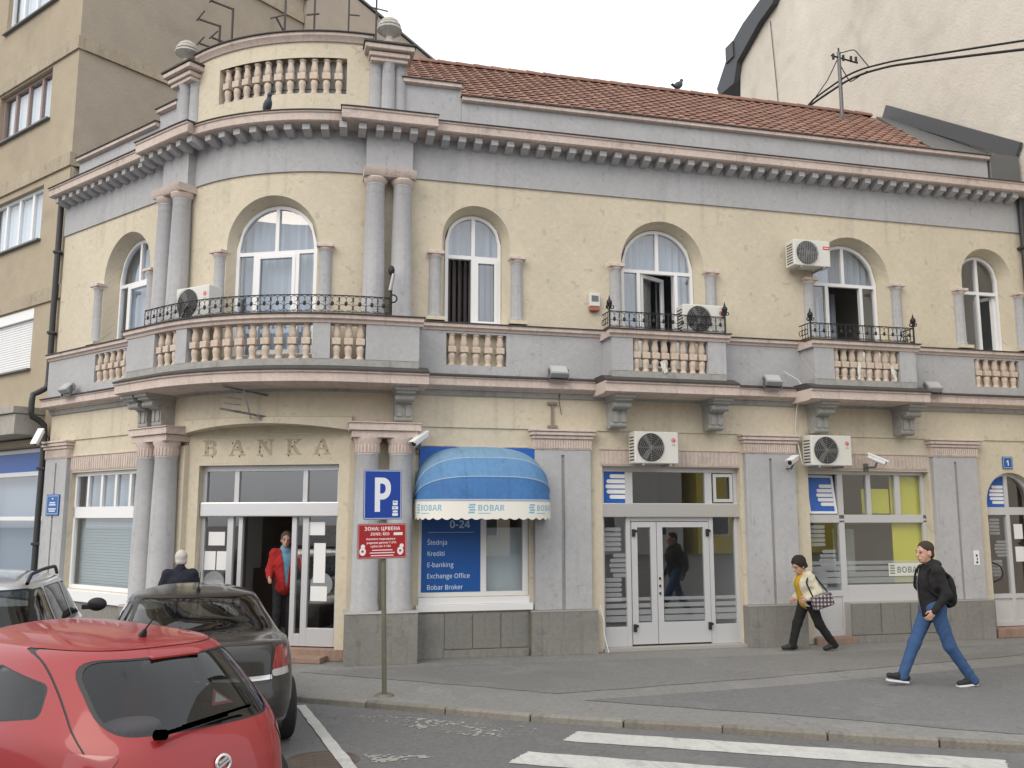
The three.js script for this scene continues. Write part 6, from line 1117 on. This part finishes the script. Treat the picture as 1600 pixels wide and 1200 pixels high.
// hand: wrist at origin, fingers towards -y, palm facing -x, thumb to +z
function handGeo(curl) {
  const P = [ell([0, -0.045, 0], [0.017, 0.05, 0.041])];
  [[0.030, 0.068], [0.010, 0.076], [-0.010, 0.071], [-0.029, 0.056]].forEach(([z, L]) => { let p = [0, -0.082, z], a = 0.15; for (const f of [0.42, 0.33, 0.25]) { const q = [p[0] - Math.sin(a) * L * f, p[1] - Math.cos(a) * L * f, p[2]]; P.push(cap(p, q, 0.0088, 0.0078)); p = q; a += curl; } });
  P.push(cap([0, -0.02, 0.032], [-0.012, -0.055, 0.058], 0.013, 0.0105), cap([-0.012, -0.055, 0.058], [-0.022, -0.085, 0.056], 0.0105, 0.0085));
  return sdfGeo(P, 0.0045, 0.007);
}
const handA = handGeo(0.55), handB = handGeo(0.95);
function orient(g, from, to, twist) { const d = V(to[0] - from[0], to[1] - from[1], to[2] - from[2]).normalize(); const q = new THREE.Quaternion().setFromUnitVectors(V(0, -1, 0), d); const h = g.clone(); h.rotateY(twist); h.applyQuaternion(q); h.translate(...to); return h; }
const skinM = c => std(c, 0.6), CLOTH = tex(128, 0.05, (u, v) => 0.86 + 0.14 * fbm(u, v, 32, 2, 4), true);
const cloth = (r, g, b) => std(lin(r, g, b), 0.95, { map: CLOTH });
// joints in metres, x = the person's left, z = forward
function person(label, pos, turn, J, o) {
  const g = thing('person', label, 'person', undefined); g.position.set(...pos); g.rotation.y = turn;
  const limbs = []; for (const s of ['L', 'R']) { limbs.push(cap(J['hip' + s], J['knee' + s], 0.072, 0.05), cap(J['knee' + s], J['ank' + s], 0.05, 0.036), cap(J['sh' + s], J['elb' + s], 0.045, 0.037), cap(J['elb' + s], J['wri' + s], 0.037, 0.026), cap(J['ank' + s], J['toe' + s], 0.022, 0.016)); }
  const tor = [cap(J.pelvis, J.chest, 0.12, 0.13), cap(J.shL, J.shR, 0.055), cap(J.chest, J.neck, 0.09, 0.052)];
  const hm = new THREE.Matrix4().makeRotationFromEuler(new THREE.Euler(...J.headRot, 'YXZ')).setPosition(...J.head).scale(V(o.hs || 1, o.hs || 1, o.hs || 1));
  const parts = [sdfGeo([...limbs, ...tor], 0.016, 0.05), headGeo.clone().applyMatrix4(hm)];
  for (const s of ['L', 'R']) parts.push(orient(o['hand' + s] || handA, J['elb' + s], J['wri' + s], o['tw' + s] ?? (s === 'L' ? 0 : Math.PI)));
  const body = mesh('body', merge(parts), o.skin, g);
  const dark = std(lin(0.02, 0.015, 0.012), 0.4);
  mesh('eyes', eyeGeo.clone().applyMatrix4(hm), dark, g); mesh('eyebrows', browGeo.clone().applyMatrix4(hm), o.hair, g); mesh('lips', lipGeo.clone().applyMatrix4(hm), std(lin(0.36, 0.15, 0.12), 0.6), g);
  const h = o.hairR || 0.012; // cap of hair: crown, back and sides, open at the face
  const hair = sdfGeo([ell([0, 0.052, -0.016], [0.075 + h, 0.088 + h, 0.096 + h]), ell([0, -0.02, -0.045], [0.066 + h, 0.06, 0.055 + h])], 0.007, 0.02, [(x, y, z) => (z - (y > 0.06 ? 0.060 + 0.5 * (y - 0.06) : y > 0 ? 0.026 + y * 0.567 : Math.abs(x) > 0.055 ? 0.022 + y * 0.9 : 0.0) + 0.004 * Math.sin(x * 190 + y * 140)) * 0.85 + (o.fringe || 0), (x, y, z) => -(y + (o.hairLow || 0.05))], h > 0.016 ? 0.004 : 0.001);
  mesh('hair', hair.applyMatrix4(hm), o.hair, g);
  const w = o.wide || 1;
  const legs = s => [cap(J['hip' + s], J['knee' + s], 0.092 * w, 0.068 * w), cap(J['knee' + s], [0, 1, 2].map(i => J['knee' + s][i] + (J['ank' + s][i] - J['knee' + s][i]) * 1.07), 0.068 * w, 0.058 * w)];
  mesh('trousers', sdfGeo([...legs('L'), ...legs('R'), cap([J.hipL[0] * 0.6, J.pelvis[1] + 0.02, J.pelvis[2]], [J.hipR[0] * 0.6, J.pelvis[1] + 0.02, J.pelvis[2]], 0.125 * w)], 0.012, 0.04, [], 0.0028), o.trousers, g);
  const shoe = s => { const a = J['ank' + s], t = J['toe' + s], d = [t[0] - a[0], t[1] - a[1], t[2] - a[2]], L = Math.hypot(...d), hl = [a[0] - d[0] / L * 0.05, a[1] - d[1] / L * 0.05 - 0.045, a[2] - d[2] / L * 0.05]; return [cap(hl, [t[0], t[1] - 0.005, t[2]], 0.042, 0.034), cap(a, [a[0] + d[0] * 0.5, a[1] + d[1] * 0.5 - 0.01, a[2] + d[2] * 0.5], 0.042, 0.036)]; };
  for (const s of ['L', 'R']) {
    const sh = mesh('shoe', sdfGeo(shoe(s), 0.008, 0.02), o.shoes, g);
    if (o.sole) { const a = J['ank' + s], t = J['toe' + s], d = V(t[0] - a[0], 0, t[2] - a[2]).normalize(), hl = V(a[0], a[1] - 0.085, a[2]).addScaledVector(d, -0.055), tt = V(t[0], t[1] - 0.034, t[2]).addScaledVector(d, 0.025); if (o.soleY && o.soleY[s]) { hl.y = o.soleY[s][0]; tt.y = o.soleY[s][1]; } mesh('sole', boxUV(bar(hl, tt, 0.075, 0.022)), o.sole, g); }
  }
  return { g, hm };
}
function top(g, name, J, mat, o = {}) { // jacket or jumper: torso and sleeves
  const k = o.fat || 1, P = [cap(J.chest, [J.pelvis[0], (o.hem ?? J.pelvis[1]), J.pelvis[2] + (o.hemZ || 0)], 0.155 * k, (o.hemR || 0.165) * k), cap(J.shL, J.shR, 0.072 * k), cap([J.chest[0] - 0.06, J.chest[1], J.chest[2]], [J.chest[0] + 0.06, J.chest[1], J.chest[2]], 0.135 * k)];
  for (const s of ['L', 'R']) if (!o.noSleeves) P.push(cap(J['sh' + s], J['elb' + s], 0.070 * k, 0.056 * k), cap(J['elb' + s], [0, 1, 2].map(i => J['elb' + s][i] + (J['wri' + s][i] - J['elb' + s][i]) * 0.97), 0.056 * k, 0.045 * k));
  if (o.collar) P.push(cap(J.neck, [J.neck[0], J.neck[1] + 0.02, J.neck[2] - 0.01], 0.075));
  if (o.hood) P.push(ell([J.neck[0], J.neck[1] - 0.0, J.neck[2] - 0.07], [0.12, 0.065, 0.09], [0.4, 0, 0]));
  return mesh(name, sdfGeo(P, 0.0125, 0.045, o.cuts || [], o.wr ?? 0.004), mat, g);
}
{ // walking man, black hooded jacket, jeans, backpack; walks along -x
  const J = { pelvis: [0, 0.95, 0], chest: [0, 1.28, 0.02], neck: [0, 1.50, 0.02], head: [0, 1.655, 0.055], headRot: [0.06, 0.1, 0], shL: [0.165, 1.43, 0.0], shR: [-0.165, 1.43, 0.0], elbL: [0.25, 1.15, -0.05], wriL: [0.215, 0.94, 0.115], elbR: [-0.25, 1.16, -0.10], wriR: [-0.22, 0.93, -0.06], hipL: [0.085, 0.93, 0], hipR: [-0.085, 0.93, 0.02], kneeR: [-0.085, 0.52, 0.23], ankR: [-0.085, 0.135, 0.41], toeR: [-0.085, 0.135, 0.60], kneeL: [0.09, 0.50, -0.14], ankL: [0.09, 0.10, -0.41], toeL: [0.09, 0.045, -0.235] };
  const blk = cloth(0.016, 0.016, 0.017);
  const { g } = person('person walking in black hooded jacket and blue jeans, backpack on', [8.13, 0, 3.82], -Math.PI / 2 - 0.12, J, { skin: skinM(lin(0.52, 0.31, 0.23)), hair: std(lin(0.045, 0.032, 0.024), 0.95), hairR: 0.003, fringe: 0.002, hairLow: 0.07, trousers: cloth(0.045, 0.105, 0.24), shoes: std(lin(0.02, 0.022, 0.025), 0.8), sole: M.paper, soleY: { L: [0.03, 0.008], R: [0.042, 0.075] }, hs: 1.10, wide: 1.1 });
  const jk = top(g, 'jacket', J, blk, { hem: 0.93, hemR: 0.15, hood: true, collar: true });
  mesh('zip', tube([V(0.0, 1.46, 0.155), V(0.0, 1.28, 0.195), V(0, 1.05, 0.185), V(0, 0.88, 0.155)], 0.006, 5), M.greyMetal, g);
  const bp = thing('backpack', 'dark backpack on the back of the person in jeans', 'backpack'); bp.position.copy(g.position); bp.rotation.copy(g.rotation);
  mesh('pack', sdfGeo([ell([0, 1.18, -0.215], [0.145, 0.22, 0.085]), ell([0, 1.08, -0.25], [0.115, 0.11, 0.06])], 0.012, 0.03, [], 0.002), cloth(0.014, 0.016, 0.014), bp);
  for (const s of [-1, 1]) mesh('strap', tube([V(s * 0.1, 1.36, -0.19), V(s * 0.115, 1.49, -0.04), V(s * 0.12, 1.44, 0.12), V(s * 0.155, 1.22, 0.14), V(s * 0.19, 1.06, -0.05), V(s * 0.12, 1.0, -0.19)], 0.014, 6, false, 30), cloth(0.012, 0.012, 0.012), bp);
}
{ // small woman with cardigan and chequered bag, walking along -x, head bowed
  const J = { pelvis: [0, 0.78, 0], chest: [0, 1.05, 0.05], neck: [0, 1.22, 0.07], head: [0, 1.335, 0.125], headRot: [0.42, 0.12, 0], shL: [0.145, 1.17, 0.04], shR: [-0.145, 1.17, 0.04], elbL: [0.225, 0.94, -0.06], wriL: [0.205, 0.835, 0.12], elbR: [-0.22, 0.94, -0.02], wriR: [-0.17, 0.82, 0.14], hipL: [0.085, 0.76, 0], hipR: [-0.085, 0.76, 0.02], kneeR: [-0.085, 0.42, 0.16], ankR: [-0.085, 0.09, 0.26], toeR: [-0.085, 0.05, 0.42], kneeL: [0.085, 0.42, -0.13], ankL: [0.085, 0.11, -0.36], toeL: [0.085, 0.045, -0.21] };
  const { g } = person('person in yellow top and cream cardigan walking with head bowed', [8.30, 0, 0.66], -Math.PI / 2 - 0.05, J, { skin: skinM(lin(0.50, 0.29, 0.21)), hair: std(lin(0.024, 0.018, 0.016), 0.95), hairR: 0.022, fringe: -0.01, hairLow: 0.055, trousers: cloth(0.014, 0.014, 0.016), shoes: std(lin(0.025, 0.022, 0.022), 0.7), wide: 1.05, handL: handB, hs: 1.08 });
  top(g, 'jumper', J, cloth(0.58, 0.36, 0.035), { hem: 0.79, hemR: 0.15, noSleeves: true, wr: 0.003 });
  top(g, 'cardigan', J, cloth(0.66, 0.62, 0.48), { hem: 0.74, hemR: 0.16, fat: 1.10, hemZ: -0.02, cuts: [(x, y, z) => Math.min(z - 0.06, 0.10 - Math.abs(x)), (x, y) => 0.70 - y] });
  const plaid = canvasTex(256, 256, (c, w, h) => { c.fillStyle = '#b9b2ae'; c.fillRect(0, 0, w, h); c.globalAlpha = 0.62; c.fillStyle = '#2a2430'; for (let k = 0; k < 4; k++) { c.fillRect(k * 64, 0, 32, h); c.fillRect(0, k * 64, w, 32); } c.globalAlpha = 1; });
  plaid.wrapS = plaid.wrapT = THREE.RepeatWrapping; plaid.repeat.set(4, 4);
  const b = thing('shoulder_bag', 'black and grey chequered shoulder bag under the arm of the walker', 'bag'); b.position.copy(g.position); b.rotation.copy(g.rotation);
  const bag = mesh('pouch', boxUV((() => { const q = new RoundedBoxGeometry(0.11, 0.22, 0.36, 3, 0.04); q.rotateX(0.28); return clean(q); })()), std(0xffffff, 0.9, { map: plaid }), b); bag.position.set(0.285, 0.80, -0.09);
  mesh('strap', tube([V(0.27, 0.88, -0.24), V(0.235, 1.05, -0.12), V(0.185, 1.25, 0.03), V(0.215, 1.08, 0.13), V(0.27, 0.86, 0.06)], 0.012, 6, false, 30), cloth(0.015, 0.015, 0.02), b);
}
{ // person in the doorway, red jacket, telephone at the ear
  const e = bank.children.find(c => c.name === 'entrance'), p = e.localToWorld(V(0.16, 0.17, -0.42));
  const J = { pelvis: [0, 0.92, 0], chest: [0, 1.24, 0.0], neck: [0, 1.44, 0.0], head: [0, 1.585, 0.02], headRot: [0.05, -0.12, -0.06], shL: [0.165, 1.38, 0], shR: [-0.165, 1.38, 0], elbL: [0.27, 1.16, 0.14], wriL: [0.135, 1.47, 0.10], elbR: [-0.235, 1.12, 0.0], wriR: [-0.27, 1.03, 0.22], hipL: [0.09, 0.9, 0], hipR: [-0.09, 0.9, 0], kneeR: [-0.10, 0.48, 0.02], ankR: [-0.10, 0.08, 0], toeR: [-0.13, 0.04, 0.16], kneeL: [0.10, 0.48, 0.01], ankL: [0.10, 0.08, -0.02], toeL: [0.14, 0.04, 0.14] };
  const { g } = person('person in red jacket talking on the phone in the bank doorway', [p.x, p.y, p.z], 0.15, J, { skin: skinM(lin(0.48, 0.29, 0.22)), hair: std(lin(0.12, 0.08, 0.055), 0.9), hairR: 0.010, trousers: cloth(0.016, 0.017, 0.022), shoes: std(lin(0.02, 0.02, 0.02), 0.6), handL: handB });
  top(g, 'shirt', J, cloth(0.16, 0.36, 0.52), { hem: 0.95, noSleeves: true, fat: 0.93, collar: true });
  top(g, 'jacket', J, cloth(0.40, 0.02, 0.02), { hem: 0.90, hemR: 0.165, fat: 1.06, cuts: [(x, y, z) => Math.min(z - 0.06, 0.045 + (y - 1.18) * 0.12 - Math.abs(x), y - 1.12 + 0.3)] });
  mesh('trouser_cuff', boxes([[-0.15, -0.05, 0.05, 0.09, -0.05, 0.05], [0.05, 0.15, 0.05, 0.09, -0.07, 0.03]], 0.02), cloth(0.016, 0.017, 0.022), g);
  const ph = thing('telephone', 'dark phone held to the ear of the person in red', 'phone'); ph.position.copy(g.position); ph.rotation.copy(g.rotation); mesh('case', box(0.088, 0.100, 1.52, 1.64, 0.01, 0.065, 0.005), M.black, ph); mesh('screen', box(0.085, 0.0875, 1.53, 1.63, 0.015, 0.06), std(lin(0.03, 0.03, 0.035), 0.1), ph);
}
{ // elderly person with white hair in dark jacket, back to us
  const J = { pelvis: [0, 0.84, 0], chest: [0, 1.14, 0.03], neck: [0, 1.34, 0.05], head: [0, 1.475, 0.085], headRot: [0.1, 0.2, 0], shL: [0.17, 1.27, 0.02], shR: [-0.17, 1.27, 0.02], elbL: [0.27, 1.02, 0.03], wriL: [0.20, 0.92, 0.20], elbR: [-0.27, 1.02, 0.03], wriR: [-0.19, 0.93, 0.20], hipL: [0.085, 0.82, 0], hipR: [-0.085, 0.82, 0], kneeR: [-0.09, 0.44, 0.04], ankR: [-0.09, 0.08, 0.02], toeR: [-0.10, 0.04, 0.18], kneeL: [0.09, 0.44, 0.0], ankL: [0.09, 0.08, -0.06], toeL: [0.10, 0.04, 0.10] };
  const { g } = person('person with white hair in dark navy jacket facing the bank', [-1.42, 0, -0.42], Math.PI + 0.1, J, { skin: skinM(lin(0.5, 0.3, 0.24)), hair: std(lin(0.52, 0.50, 0.47), 0.95), hairR: 0.010, hairLow: 0.06, hs: 1.05, trousers: cloth(0.03, 0.03, 0.035), shoes: std(lin(0.02, 0.02, 0.02), 0.6) });
  top(g, 'jacket', J, cloth(0.016, 0.019, 0.032), { hem: 0.78, hemR: 0.175, fat: 1.12, collar: true });
}
renderer.render(scene, camera);
